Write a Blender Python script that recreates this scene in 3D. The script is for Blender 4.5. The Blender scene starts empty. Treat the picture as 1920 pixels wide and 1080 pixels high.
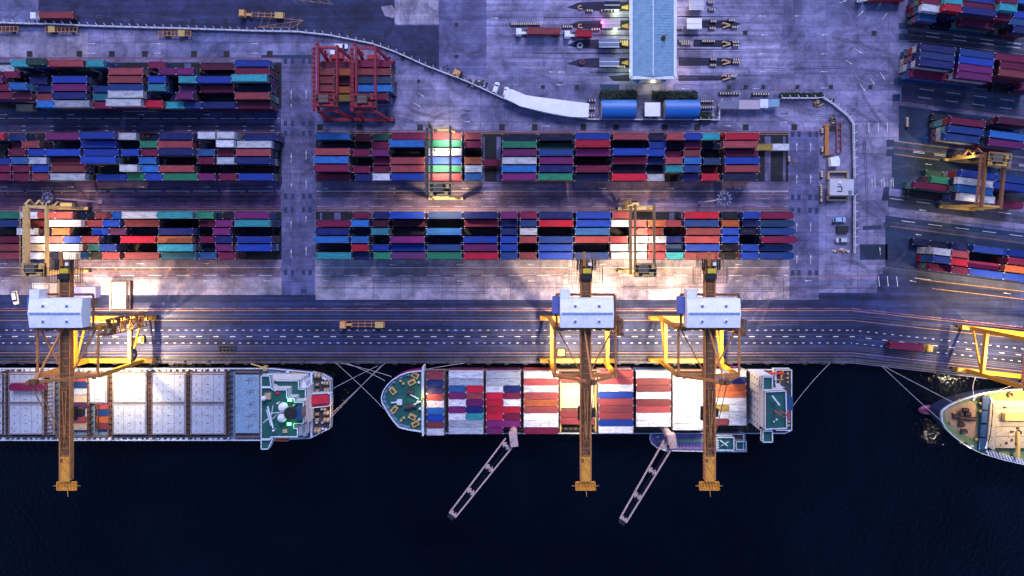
import bpy, bmesh, math, random
from mathutils import Vector, Matrix
random.seed(7)
sc = bpy.context.scene
COL = sc.collection
R = math.radians
# ---------------- camera: straight down from 260 m, lens shifted -------------
H = 260.0; S = 5.12; VX, VY = 960.0, 436.0
cam = bpy.data.cameras.new('camera'); cam.sensor_width = 36; cam.lens = S*H/1920*36
cam.shift_y = -(540-VY)/1920; cam.clip_end = 6000
camo = bpy.data.objects.new('camera', cam); COL.objects.link(camo)
camo.location = (0, 0, H); sc.camera = camo
# ---------------- dusk sky, soft sun, exposure ------------------------------
w = bpy.data.worlds.new('World'); sc.world = w; w.use_nodes = True
nt = w.node_tree; bg = nt.nodes['Background']
sky = nt.nodes.new('ShaderNodeTexSky'); sky.sky_type = 'NISHITA'; sky.sun_disc = False
sky.sun_elevation = R(4); sky.sun_rotation = R(300); sky.ozone_density = 2.0
tint = nt.nodes.new('ShaderNodeMix'); tint.data_type = 'RGBA'; tint.blend_type = 'MULTIPLY'
tint.inputs[0].default_value = 1.0
nt.links.new(sky.outputs[0], tint.inputs[6]); tint.inputs[7].default_value = (0.90, 0.92, 1.46, 1)
nt.links.new(tint.outputs[2], bg.inputs[0]); bg.inputs[1].default_value = 0.135
sl = bpy.data.lights.new('sun', 'SUN'); sl.energy = 1.1; sl.angle = R(24); sl.color = (0.74, 0.72, 1.0)
so = bpy.data.objects.new('sun', sl); COL.objects.link(so); so.rotation_euler = (R(44), 0, R(168))
sc.view_settings.view_transform = 'Standard'; sc.view_settings.look = 'None'
sc.view_settings.exposure = 1.7; sc.view_settings.gamma = 1
sc.cycles.use_denoising = True; sc.cycles.max_bounces = 5; sc.cycles.sample_clamp_indirect = 4
FL = 0.62     # floodlight factor

def W(px, py, z=0.0):
    k = (1 - z/H)/S
    return Vector(((px-VX)*k, (VY-py)*k, z))

def lamp(kind, loc, energy, color, size=1.0, to=None, angle=None, blend=1.0):
    l = bpy.data.lights.new('floodlight', kind); l.energy = energy*FL; l.color = color
    if kind == 'SPOT':
        l.spot_size = R(angle or 120); l.spot_blend = blend; l.shadow_soft_size = size
    elif kind == 'AREA': l.size = size
    else: l.shadow_soft_size = size
    o = bpy.data.objects.new('floodlight', l); COL.objects.link(o); o.location = loc
    if to is not None:
        o.rotation_euler = (Vector(to)-Vector(loc)).to_track_quat('-Z', 'Y').to_euler()
    return o
# ---------------- materials --------------------------------------------------
MC = {}
def nodes(m):
    m.use_nodes = True; t = m.node_tree; return t, t.nodes, t.links, t.nodes['Principled BSDF']
def N(t, k, **kw):
    n = t.nodes.new(k)
    for a, b in kw.items(): setattr(n, a, b)
    return n
def mixc(t, fac, a, b, mode='MIX'):
    n = N(t, 'ShaderNodeMix', data_type='RGBA', blend_type=mode)
    for i, v in ((0, fac), (6, a), (7, b)):
        if hasattr(v, 'links') or hasattr(v, 'is_linked'): t.links.new(v, n.inputs[i])
        elif i == 0: n.inputs[0].default_value = v
        else: n.inputs[i].default_value = (*v[:3], 1)
    return n.outputs[2]
def ramp(t, src, p0, p1, c0=(0,0,0), c1=(1,1,1)):
    n = N(t, 'ShaderNodeValToRGB'); e = n.color_ramp.elements
    e[0].position, e[1].position = p0, p1; e[0].color = (*c0, 1); e[1].color = (*c1, 1)
    t.links.new(src, n.inputs[0]); return n.outputs[0]
def noise(t, vec, scale, detail=4, rough=.6, dist=0):
    n = N(t, 'ShaderNodeTexNoise'); n.inputs['Scale'].default_value = scale; n.inputs['Detail'].default_value = detail
    n.inputs['Roughness'].default_value = rough; n.inputs['Distortion'].default_value = dist
    t.links.new(vec, n.inputs['Vector']); return n.outputs[0]
def mapv(t, vec, sx, sy, sz=1, rz=0):
    n = N(t, 'ShaderNodeMapping'); n.inputs['Scale'].default_value = (sx, sy, sz); n.inputs['Rotation'].default_value = (0, 0, rz)
    t.links.new(vec, n.inputs['Vector']); return n.outputs[0]
def paint(name, c, rough=.5, metal=0, dirt=.35, dc=(.06,.04,.035), sc_=.9):
    if name in MC: return MC[name]
    m = bpy.data.materials.new(name); t, nd, lk, b = nodes(m); MC[name] = m
    tc = N(t, 'ShaderNodeTexCoord').outputs['Object']
    n1 = noise(t, tc, sc_, 5, .7); f = ramp(t, n1, .48, .75)
    a = mixc(t, f, c, [x*.55 + y*.45 for x, y in zip(c, dc)])
    n2 = noise(t, tc, sc_*6, 3, .6); v = ramp(t, n2, .3, .7, (1-dirt,)*3, (1,)*3)
    o = mixc(t, 1.0, a, v, 'MULTIPLY'); lk.new(o, b.inputs['Base Color'])
    b.inputs['Roughness'].default_value = rough; b.inputs['Metallic'].default_value = metal
    return m
def glow(name, c, e):
    if name in MC: return MC[name]
    m = bpy.data.materials.new(name); t, nd, lk, b = nodes(m); MC[name] = m
    b.inputs['Base Color'].default_value = (*c, 1); b.inputs['Emission Color'].default_value = (*c, 1)
    b.inputs['Emission Strength'].default_value = e; return m
def groundmat(name, c1, c2, slab=(12, 6), joint=.5, streak=.5, stain=.5, rz=0, rough=.75, spec=.35):
    m = bpy.data.materials.new(name); t, nd, lk, b = nodes(m)
    tc = mapv(t, N(t, 'ShaderNodeTexCoord').outputs['Object'], 1, 1, 1, rz)
    big = noise(t, tc, .018, 5, .65, .6); col = mixc(t, ramp(t, big, .35, .65), c1, c2)
    med = noise(t, tc, .16, 6, .7); col = mixc(t, 1, col, ramp(t, med, .25, .75, (.36,.37,.42), (1.55,1.5,1.42)), 'MULTIPLY')
    fine = noise(t, tc, 1.6, 4, .75); col = mixc(t, 1, col, ramp(t, fine, .2, .8, (.7,)*3, (1.25,)*3), 'MULTIPLY')
    if slab:
        br = N(t, 'ShaderNodeTexBrick'); br.offset = 0; t.links.new(tc, br.inputs['Vector'])
        br.inputs['Scale'].default_value = 1; br.inputs['Brick Width'].default_value = slab[0]; br.inputs['Row Height'].default_value = slab[1]
        br.inputs['Mortar Size'].default_value = .10; br.inputs['Mortar Smooth'].default_value = .3; br.inputs['Bias'].default_value = 0
        br.inputs['Color1'].default_value = (.74,.74,.78,1); br.inputs['Color2'].default_value = (1.14,1.12,1.10,1)
        br.inputs['Mortar'].default_value = (joint, joint, joint, 1)
        col = mixc(t, 1, col, br.outputs['Color'], 'MULTIPLY')
    if streak:
        st = noise(t, mapv(t, tc, .012, .55), 1.0, 5, .65, .15)
        col = mixc(t, streak, col, mixc(t, 1, col, ramp(t, st, .42, .62, (.25,.25,.3), (1.25,1.25,1.25)), 'MULTIPLY'))
    if stain:
        s2 = noise(t, tc, .07, 7, .75, 1.2)
        col = mixc(t, stain, col, mixc(t, 1, col, ramp(t, s2, .38, .54, (.12,.13,.18), (1.1,1.1,1.1)), 'MULTIPLY'))
        s3 = noise(t, mapv(t, tc, .5, .9), .9, 2, .5)
        col = mixc(t, stain, col, mixc(t, 1, col, ramp(t, s3, .22, .3, (.2,.18,.22), (1,1,1)), 'MULTIPLY'))
    lk.new(col, b.inputs['Base Color']); b.inputs['Roughness'].default_value = rough
    b.inputs['Specular IOR Level'].default_value = spec
    bp = N(t, 'ShaderNodeBump'); bp.inputs['Strength'].default_value = .25; bp.inputs['Distance'].default_value = .1
    lk.new(fine, bp.inputs['Height']); lk.new(bp.outputs[0], b.inputs['Normal'])
    return m
# containers take their colour from the object
def boxmat(name, fixed=None):
    m = bpy.data.materials.new(name); t, nd, lk, b = nodes(m)
    oi = N(t, 'ShaderNodeObjectInfo'); tc = N(t, 'ShaderNodeTexCoord').outputs['Object']
    if fixed is None:
        ofs = N(t, 'ShaderNodeVectorMath', operation='ADD'); cmb = N(t, 'ShaderNodeCombineXYZ')
        mul = N(t, 'ShaderNodeMath', operation='MULTIPLY'); mul.inputs[1].default_value = 300
        lk.new(oi.outputs['Random'], mul.inputs[0]); lk.new(mul.outputs[0], cmb.inputs[0]); lk.new(mul.outputs[0], cmb.inputs[1])
        lk.new(tc, ofs.inputs[0]); lk.new(cmb.outputs[0], ofs.inputs[1]); vec = ofs.outputs[0]; base = oi.outputs['Color']
        hs = N(t, 'ShaderNodeHueSaturation'); rr = N(t, 'ShaderNodeMapRange'); rr.inputs[3].default_value = .72; rr.inputs[4].default_value = 1.22
        lk.new(oi.outputs['Random'], rr.inputs[0]); lk.new(rr.outputs[0], hs.inputs['Value']); lk.new(base, hs.inputs['Color']); base = hs.outputs[0]
    else: vec = tc; base = fixed
    n1 = noise(t, mapv(t, vec, .5, 1.0), .8, 6, .75)
    col = mixc(t, ramp(t, n1, .47, .66), base, mixc(t, .55, base, (.05,.04,.05)))
    n3 = noise(t, vec, 1.3, 4, .6); col = mixc(t, ramp(t, n3, .66, .71), col, (.02,.015,.02))
    n2 = noise(t, mapv(t, vec, .18, 3), 1.2, 4, .7); col = mixc(t, 1, col, ramp(t, n2, .3, .7, (.62,.62,.66), (1.2,)*3), 'MULTIPLY')
    lk.new(col, b.inputs['Base Color']); b.inputs['Roughness'].default_value = .55; b.inputs['Specular IOR Level'].default_value = .25
    wv = N(t, 'ShaderNodeTexWave', bands_direction='X', wave_profile='TRI'); wv.inputs['Scale'].default_value = 1.1
    lk.new(tc, wv.inputs['Vector']); bp = N(t, 'ShaderNodeBump'); bp.inputs['Strength'].default_value = .5; bp.inputs['Distance'].default_value = .05
    lk.new(wv.outputs['Color'], bp.inputs['Height']); lk.new(bp.outputs[0], b.inputs['Normal'])
    return m
# ---------------- mesh builder -----------------------------------------------
class MB:
    def __init__(s): s.v = []; s.f = []; s.m = []
    def add(s, vs, fs, mi=0):
        o = len(s.v); s.v += [tuple(v) for v in vs]
        for f in fs: s.f.append([i+o for i in f]); s.m.append(mi)
    def box(s, c, d, mi=0, rz=0, M=None):
        c = Vector(c); hx, hy, hz = d[0]/2, d[1]/2, d[2]/2
        vs = [Vector((x, y, z)) for z in (-hz, hz) for x, y in ((-hx,-hy),(hx,-hy),(hx,hy),(-hx,hy))]
        if rz: q = Matrix.Rotation(rz, 3, 'Z'); vs = [q@v for v in vs]
        if M is not None: vs = [M@v for v in vs]
        s.add([v+c for v in vs], [(3,2,1,0),(4,5,6,7),(0,1,5,4),(1,2,6,5),(2,3,7,6),(3,0,4,7)], mi); return s
    def bar(s, a, b, wd, ht=None, mi=0):
        a, b = Vector(a), Vector(b); d = b-a; L = d.length
        if L < 1e-6: return s
        q = d.to_track_quat('X', 'Z').to_matrix()
        return s.box((a+b)/2, (L, wd, ht or wd), mi, M=q)
    def tube(s, a, b, r, n=8, mi=0, r2=None):
        a, b = Vector(a), Vector(b); d = b-a; q = d.to_track_quat('Z', 'Y').to_matrix(); r2 = r if r2 is None else r2
        vs = []
        for p, rr in ((a, r), (b, r2)):
            for i in range(n):
                an = 2*math.pi*i/n; vs.append(p + q@Vector((rr*math.cos(an), rr*math.sin(an), 0)))
        fs = [(i, (i+1)%n, n+(i+1)%n, n+i) for i in range(n)] + [tuple(range(n-1,-1,-1)), tuple(range(n, 2*n))]
        s.add(vs, fs, mi); return s
    def prism(s, poly, z0, z1, mi=0, side=None, scale0=None):
        n = len(poly); ar = sum(poly[i][0]*poly[(i+1)%n][1]-poly[(i+1)%n][0]*poly[i][1] for i in range(n))
        if ar < 0: poly = poly[::-1]
        o = len(s.v); cx = sum(p[0] for p in poly)/n; cy = sum(p[1] for p in poly)/n; k = scale0 or 1
        s.v += [(cx+(p[0]-cx)*k, cy+(p[1]-cy)*k, z0) for p in poly] + [(p[0], p[1], z1) for p in poly]
        s.f.append([o+i for i in range(n)][::-1]); s.m.append(mi); s.f.append([o+n+i for i in range(n)]); s.m.append(mi)
        for i in range(n): s.f.append([o+i, o+(i+1)%n, o+n+(i+1)%n, o+n+i]); s.m.append(mi if side is None else side)
        return s
    def loft(s, pb, pt, z0, z1, mi=0, side=0):
        n = len(pt); o = len(s.v); s.v += [(p[0], p[1], z0) for p in pb] + [(p[0], p[1], z1) for p in pt]
        ar = sum(pt[i][0]*pt[(i+1)%n][1]-pt[(i+1)%n][0]*pt[i][1] for i in range(n)); fs = [[o+n+i for i in range(n)], [o+i for i in range(n)][::-1]] + [[o+i, o+(i+1)%n, o+n+(i+1)%n, o+n+i] for i in range(n)]
        if ar < 0: fs = [f[::-1] for f in fs]
        s.f += fs; s.m += [mi, side]+[side]*n; return s
    def rim(s, poly, z0, z1, wd, mi=0, closed=True):
        n = len(poly)
        for i in range(n if closed else n-1):
            a, b = poly[i], poly[(i+1)%n]
            s.bar((a[0], a[1], (z0+z1)/2), (b[0], b[1], (z0+z1)/2), wd, z1-z0, mi)
        return s
    def sphere(s, c, r, mi=0, n=10, zs=1, zmin=-1):
        vs, fs = [], []; k = n//2
        for j in range(k+1):
            ph = -math.pi/2 + math.pi*j/k; ph = max(ph, math.asin(zmin))
            for i in range(n):
                a = 2*math.pi*i/n; vs.append((c[0]+r*math.cos(ph)*math.cos(a), c[1]+r*math.cos(ph)*math.sin(a), c[2]+r*zs*math.sin(ph)))
        for j in range(k):
            for i in range(n): fs.append((j*n+i, j*n+(i+1)%n, (j+1)*n+(i+1)%n, (j+1)*n+i))
        s.add(vs, fs, mi); return s
    def sheet(s, poly, z, mi=0):
        n = len(poly); ar = sum(poly[i][0]*poly[(i+1)%n][1]-poly[(i+1)%n][0]*poly[i][1] for i in range(n))
        if ar < 0: poly = poly[::-1]
        s.add([(p[0], p[1], z) for p in poly], [tuple(range(n))], mi); return s
    def build(s, name, mats, parent=None):
        me = bpy.data.meshes.new(name); me.from_pydata(s.v, [], s.f)
        mats = mats if isinstance(mats, (list, tuple)) else [mats]
        for m in mats: me.materials.append(m)
        if len(mats) > 1: me.polygons.foreach_set('material_index', s.m)
        me.update(); o = bpy.data.objects.new(name, me); COL.objects.link(o)
        if parent: o.parent = parent
        return o
def tag(o, label=None, cat=None, group=None, kind=None):
    for k, v in (('label', label), ('category', cat), ('group', group), ('kind', kind)):
        if v: o[k] = v
    return o
def thing(name, loc, rz, label, cat, group=None):
    o = bpy.data.objects.new(name, None); COL.objects.link(o); o.location = loc; o.rotation_euler = (0, 0, rz)
    return tag(o, label, cat, group)
def kids(o): return [c for c in COL.objects if c.parent == o]
def dup(o, loc, rz, label=None, par=None):
    c = o.copy(); COL.objects.link(c)
    if par is not None: c.parent = par
    else:
        c.location = loc; c.rotation_euler = (0, 0, rz)
        if label: c['label'] = label
    for k in kids(o): dup(k, None, None, None, c)
    return c
def obj_at(mb, name, mats, loc, rz, label, cat, group=None):
    o = mb.build(name, mats); o.location = loc; o.rotation_euler = (0, 0, rz); return tag(o, label, cat, group)
# ======================= GROUND ==============================================
def struct(o): o['kind'] = 'structure'; return o
def P(*a): return [W(x, y)[:2] for x, y in a]
gm_conc = groundmat('yard_concrete', (.255,.235,.375), (.145,.165,.33), (11.5, 5.8), .55, .25, .55)
gm_conc_b = groundmat('yard_concrete_blue', (.10,.115,.26), (.15,.145,.28), (9, 6), .7, .3, .5)
gm_asph = groundmat('asphalt_blue', (.018,.032,.095), (.033,.038,.115), None, 1, .5, .6)
gm_apron = groundmat('asphalt_apron', (.014,.028,.105), (.024,.036,.125), (31, 60), .7, .75, .4)
gm_lane = groundmat('lane_dark', (.028,.06,.14), (.05,.055,.16), (28, 3.6), .75, .55, .45)
gm_lane_p = groundmat('lane_purple', (.17,.085,.17), (.12,.08,.20), (28, 3.6), .75, .5, .45)
gm_lane_r = groundmat('lane_lavender', (.27,.20,.30), (.17,.145,.27), (28, 3.6), .7, .5, .45)
gm_floor = groundmat('shaded_block_floor', (.008,.012,.02), (.012,.016,.024), None, 1, .2, .6)  # near-black floor carries the shade in the gaps between stacks
gm_teal = groundmat('asphalt_teal', (.012,.034,.085), (.018,.036,.09), (12, 6), .85, .2, .5, R(7))
gm_tealc = groundmat('right_lane', (.04,.065,.13), (.07,.08,.15), (25, 4), .75, .5, .5, R(7))
gm_edge = groundmat('quay_edge_concrete', (.06,.055,.07), (.035,.035,.06), (6, 6), .6, .9, .8)
gm_pale = groundmat('pale_concrete', (.36,.325,.40), (.25,.245,.38), (10.2, 8), .6, .15, .5)
# quay edge polyline (pixels on the ground plane)
EDGE = [(-1800, 681), (1596, 681), (1660, 688), (1790, 703), (1920, 719), (3400, 894)]
mb = MB()
land = P(*EDGE) + [(1500, 1800), (-1500, 1800)]
mb.sheet(land, 0.0)
struct(mb.build('ground', gm_conc))
mb = MB()   # the vertical quay face
e = P(*EDGE)
for a, b in zip(e, e[1:]):
    mb.add([(a[0], a[1], 0), (b[0], b[1], 0), (b[0], b[1], -9), (a[0], a[1], -9)], [(3,2,1,0)])
struct(mb.build('quay_face', gm_edge))
Z = [0.0]
def sheet(name, mat, *polys):
    Z[0] += .004; mb = MB()
    for p in polys: mb.sheet(P(*p), Z[0])
    return struct(mb.build(name, mat))
F1 = [(-400,30),(0,43),(60,46),(200,51),(360,56),(480,60),(560,62),(620,69),(700,84),(740,98),(800,125),(823,133)]
sheet('road_northwest', gm_asph, [(72,-300),(740,-300),(740,47),(823,47)] + F1[:1:-1] + [(72,46)])
sheet('paving_blue', gm_conc_b, [(823,-300),(912,-300),(912,145),(823,133)])
sheet('paving_pale', gm_pale, [(-300,60),(165,60),(165,107),(-300,107)], [(592,487),(1535,487),(1535,562),(592,562)], [(-300,520),(560,520),(560,553),(-300,553)])
sheet('lane_upper', gm_lane, [(-300,204),(527,204),(527,250),(-300,250)])
sheet('lane_middle', gm_lane_p, [(-300,341),(527,341),(527,396),(-300,396)])
sheet('lane_middle_east', gm_lane_r, [(592,341),(1480,341),(1480,396),(592,396)], [(-300,487),(527,487),(527,520),(-300,520)])
sheet('shaded_block_floor', gm_floor, [(-300,117),(528,117),(528,204),(-300,204)], [(-300,250),(528,250),(528,341),(-300,341)], [(-300,397),(528,397),(528,487),(-300,487)],
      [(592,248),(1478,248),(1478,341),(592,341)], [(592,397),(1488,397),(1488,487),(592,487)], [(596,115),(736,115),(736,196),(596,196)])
sheet('block_strips', gm_conc_b, *[[(x,y0),(x+w_,y0),(x+w_,y1),(x,y1)] for x,w_,y0,y1 in ((906,3,256,340),(931,8,256,340),(1434,11,256,340),(1468,5,256,340),(600,4,399,412),(627,12,399,412),(1255,9,399,412),(50,11,117,130),(178,7,140,155),(216,5,119,127),(346,12,119,127))])
sheet('cross_road', gm_conc_b, [(528,107),(590,107),(590,553),(528,553)], [(1480,248),(1535,248),(1535,562),(1480,562)])
D = .109
sheet('apron_road', gm_apron, [(-1800,553),(592,553),(592,562),(1535,562),(1535,549),(1645,549),(1645,514),(1700,507),(1790,518),(1920,534),(3400,700),(3400,880),(1920,705),(1790,690),(1660,675),(1596,667),(-1800,667)])
sheet('quay_edge', gm_edge, [(-1800,667.5),(1596,667.5),(1660,675.5),(1790,690.5),(1920,705.5),(3400,881),(3400,893),(1920,718),(1790,702),(1660,687),(1596,680),(-1800,680)])
def slp(x0, y0, x1, y1, h0, h1=None, s=.127):  # slanted band
    h1 = h1 or h0; return [(x0, y0), (x1, y0+(x1-x0)*s), (x1, y0+(x1-x0)*s+h1), (x0, y0+h0)]
sheet('right_yard', gm_teal, slp(1703, -90, 2300, 0, 168, 178), slp(1694, 92, 2300, 0, 55), slp(1685, 198, 2300, 0, 66), slp(1672, 283, 2300, 0, 70), slp(1660, 404, 2300, 0, 100, 120), [(1612,458),(1664,458),(1664,487),(1612,487)], [(1657,350),(1668,350),(1665,376),(1653,376)])
sheet('right_lanes', gm_tealc, slp(1702, 45, 2300, 0, 30), slp(1690, 147, 2300, 0, 45), slp(1675, 264, 2300, 0, 28), slp(1665, 366, 2300, 0, 22), slp(1657, 416, 2300, 0, 9), slp(1655, 500, 2300, 0, 17))
sheet('pavement_patches', paint('patch_tar', (.012,.035,.10), .8),
      *[[(x-3, y-5), (x+3, y-5), (x+3, y+5), (x-3, y+5)] for y in (231.5, 250, 368, 393.5, 511) for x in (535.5, 548.5, 569, 581.5)],
      *[[(x-3, y-5), (x+3, y-5), (x+3, y+5), (x-3, y+5)] for y in (115,) for x in (535.5, 548.5, 569, 581.5)],
      *[[(x-3, y-5), (x+3, y-5), (x+3, y+5), (x-3, y+5)] for y in (252, 370, 394.5, 511.5) for x in (1486, 1498, 1518.5, 1531)],
      [(1685,43),(1703,43),(1703,54),(1685,54)], [(1685,63),(1703,63),(1702,75),(1685,75)], [(1676,147),(1690,147),(1690,160),(1676,160)],
      [(1674,177),(1688,177),(1687,190),(1674,190)], [(1662,262),(1677,262),(1675,275),(1662,275)], [(1662,280),(1676,280),(1675,293),(1662,293)],
      [(1618,424),(1652,422),(1652,430),(1618,431)], [(1124,158),(1140,158),(1161,159),(1161,172),(1128,174)], [(920,553),(921,553),(921,561),(920,561)],
      [(1050,562),(1051,562),(1051,563),(1050,563)], [(564,542),(575,542),(575,549),(564,549)], [(490,103),(590,103),(590,110),(490,109)])
sheet('paving_patches_light', gm_pale, [(740,-20),(822,-20),(822,45),(740,45)], [(1195,156),(1218,156),(1218,178),(1195,178)], [(1226,156),(1247,156),(1247,176),(1226,176)], [(714,13),(735,9),(741,20),(738,34),(722,30)],
      [(1247,158),(1262,158),(1262,172),(1247,172)])
# ---- tyre darkening strips at the gate lanes (oil tracks left on the concrete)
gm_gate = groundmat('gate_lane_concrete', (.38,.36,.52), (.20,.21,.40), (11.5,5.8), .7, .55, .4)
sheet('gate_lanes', gm_gate, [(912,-100),(1470,-100),(1470,20),(1455,150),(1300,158),(1060,158),(912,100)])
gm_oil = groundmat('oily_track', (.018,.022,.055), (.03,.03,.07), None, 1, .9, .3)
sheet('oil_tracks', gm_oil, *[[(x0, y-.6), (1180, y-h), (1180, y+h), (x0, y+.6)] for x0, y, h in ((1020,33,1.3),(960,66,1.0),(1000,100,1.3),(1105,136,.9))],
      *[[(1270, y-h), (x1, y-.5), (x1, y+.5), (1270, y+h)] for x1, y, h in ((1385,31,1.3),(1385,66,1.3),(1385,92,1))],
      [(1272,107),(1365,109),(1392,116),(1365,123),(1272,124)], [(1300,74),(1365,76),(1390,82),(1365,89),(1300,88)], [(1300,38),(1370,38),(1390,45),(1370,53),(1300,52)], [(1140,143),(1180,140),(1180,152),(1150,152)], *[[(1062,y+9),(1084,y),(1120,y-2),(1180,y-2),(1180,y+16),(1118,y+16),(1084,y+14)] for y in (5,40,76,111)], [(1272,141),(1320,142),(1385,142),(1350,151),(1272,152)])
# ======================= MARKINGS ===========================================
lw = paint('road_paint_white', (.86,.86,.90), .6, 0, .5, (.3,.3,.35), .5)
lo = paint('road_paint_orange', (.50,.24,.12), .6, 0, .5, (.2,.15,.2), .3)
lp = paint('road_paint_maroon', (.30,.06,.16), .6, 0, .5, (.2,.15,.2), .3)
ld = paint('rail_steel', (.02,.02,.03), .4, .3)
lg = paint('road_paint_worn', (.17,.15,.22), .6, 0, .6, (.2,.15,.2), .3)
Z[0] += .004; ZM = Z[0]
lines = {0: MB(), 1: MB(), 2: MB(), 3: MB(), 4: MB()}
def line(x0, y0, x1, y1, wd=.8, c=0, dash=None, ph=0):
    a, b = W(x0, y0).xy, W(x1, y1).xy; d = (b-a); L = d.length; d.normalize(); n = Vector((-d.y, d.x))*wd/S/2
    segs = [(0, L)]
    if dash:
        on, per = dash[0]/S, dash[1]/S; segs = []; t = -(ph/S) % per - per
        while t < L:
            s0, s1 = max(t, 0), min(t+on, L)
            if s1 > s0: segs.append((s0, s1))
            t += per
    for s0, s1 in segs:
        p, q = a+d*s0, a+d*s1; lines[c].sheet([p-n, q-n, q+n, p+n], ZM + c*.004)
def arrow(x, y, L=15, d=1, wd=.9, ang=0):
    c = W(x, y).xy; q = Matrix.Rotation(ang, 2)
    l = L/S/2*d; k = wd/S
    for pl in ([(-l,-k*.4),(l*.4,-k*.4),(l*.4,k*.4),(-l,k*.4)], [(l*.2,-k*1.3),(l,0),(l*.2,k*1.3)]):
        lines[0].sheet([c+q@Vector(p) for p in pl], ZM + (.002 if len(pl) == 3 else 0))
for x0, x1, oy in ((-200, 526, 0), (594, 1478, 0.3)):
    line(x0, 358.2+oy, x1, 358.2+oy, 1.0, 0 if x0 > 0 else 0, None if x0 > 0 else (46, 52), 10); line(x0, 364.5+oy, x1, 364.5+oy, .8, 1)
    line(x0, 373+oy, x1, 373+oy, .9, 2); line(x0, 387.6+oy, x1, 387.6+oy, .9, 2)
    line(x0, 390.8, x1, 390.8, .7, 1); line(x0, 394.6, x1, 394.6, 1.0, 1); line(x0, 352, x1, 352, 1.2, 4, (60, 90))
    # white dashes on the maroon ones
for x0, x1, ph in ((-200, 526, -15), (594, 1478, 0)):
    for y in (373, 387.6): line(x0, y, x1, y, 1.1, 0, (25, 51.5), ph)
    for y in (516.6,): line(x0, y, x1 if x0 < 0 else 1478, y, 1.1, 2, (25, 51.5), ph+25); line(x0, y, x1 if x0<0 else 1478, y, 1.1, 0, (25, 51.5), ph)
line(592, 518.6, 1640, 518, .8, 1)
for x0, x1 in ((-200, 526), (592, 1480)):
    line(x0, 501.8, x1, 501.8, 1.0, 0); line(x0, 508.2, x1, 508.2, .9, 1); line(x0, 534.4, x1-20, 534.4, .8, 1, (60, 75)); line(x0, 512.5, x1, 512.5, .6, 4)
    x = x0+12
    while x < x1:
        line(x-2, 504.9, x+2, 504.9, 2.6, 1); line(x-2, 361.2, x+2, 361.2, 2.2, 1, None)
        if x0 < 0: line(x-2, 225, x+1.5, 225, 2, 4)
        x += 33.8
    line(x0, 540, x1, 540, .6, 4)
line(-200, 222, 526, 222, .8, 0, (30, 36)); line(-200, 227.6, 526, 227.6, .7, 4); line(-200, 249, 526, 249, .8, 1); line(-200, 246.8, 526, 246.8, .6, 2)
for y in (236.7, 244.6): line(-200, y, 526, y, .9, 2, (26, 51.7), -9); line(-200, y, 526, y, .9, 0, (25, 51.7), 35-52+0.3)
line(-200, 108.4, 525, 108.4, 1, 2); line(-200, 108.4, 525, 108.4, 1, 0, (14, 61), 3); line(-200, 117, 525, 117, .8, 4); line(-200, 110.5, 525, 110.5, .6, 1)
line(594, 244.3, 1535, 246.3, 1, 2); line(594, 244.3, 1535, 246.3, 1, 0, (25, 51.5), -4); line(594, 247.6, 1480, 248.4, .9, 1); line(594, 250, 1480, 252, 1, 1)
for xs, y, d in (((8, 133, 265, 388), 215, 1), ((173, 296, 478), 82, 1), ((173, 296, 478), 99.7, 1), ((8, 133, 265, 387, 506), 350.5, 1), ((610, 736, 873, 996, 1130, 1258, 1385), 353.5, 1),
                 ((8, 264, 387), 494.5, 1), ((611, 736, 862, 996, 1130, 1385), 496, -1), ((8, 264, 387, 500), 526.5, -1), ((611, 736, 862, 996, 1130, 1258, 1385, 1515), 526.6, -1),
                 ((1001, 1025, 1130, 1283, 1365), 236, 1), ((1284, 1417), 166.5, -1), ((1428,), 30, -1), ((1495,), 30, -1), ((1432, 1546), 65.5, -1), ((1428, 1545), 101, -1), ((1430, 1545), 134.5, -1), ((1545,), 165, -1), ((1471, 1471), 213, 1), ((1471,), 229, 1), ((1755,), 206, 1),
                 ((876, 876), 208, 1), ((876,), 228, 1), ((928,), 34, 1), ((1035, 1052), 135, -1), ((1050,), 159, -1)):
    for x in xs: arrow(x, y, 14, d)
for x, y, l, a in ((546,176,18,90),(574,176,18,90),(546,198,8,90),(546,296,18,90),(574,290,18,90),(574,345,18,90),(546,347,8,90),(546,475,18,90),(574,470,18,90),(546,420,14,90),(574,410,12,90),
                   (1494,275,18,90),(1520,275,18,90),(1494,335,18,90),(1520,335,18,90),(1494,425,18,90),(1520,425,18,90),(1494,485,18,90),(1520,485,18,90),
                   (1581,3,15,20),(1648,11,17,55),(1614,25,18,42),(1659,30,17,52),(1610,96,20,-30),(1592,117,17,-33),(1655,143,18,-58),(1636,153,18,-55),(1618,165,18,-55),
                   (790,178,14,-32),(783,197,16,-30),(1650,470,16,95),(1571,342,14,90),(1635,342,16,92),(1653,342,16,92),(1671,342,14,92),(1740,308,14,172),(1729,394,14,172),(1722,440,14,172),(1711,527,14,167),(1888,550,15,172)):
    arrow(x, y, l, 1, .9, R(a))
for x in (1629, 1647, 1664): line(x, 230, x, 248, 1.1)
for x in (1640, 1657, 1674): line(x, 333, x+1, 351, 1.0)
for x in (1647, 1663.5, 1681): line(x, 518, x+2, 537, 1.1)
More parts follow.
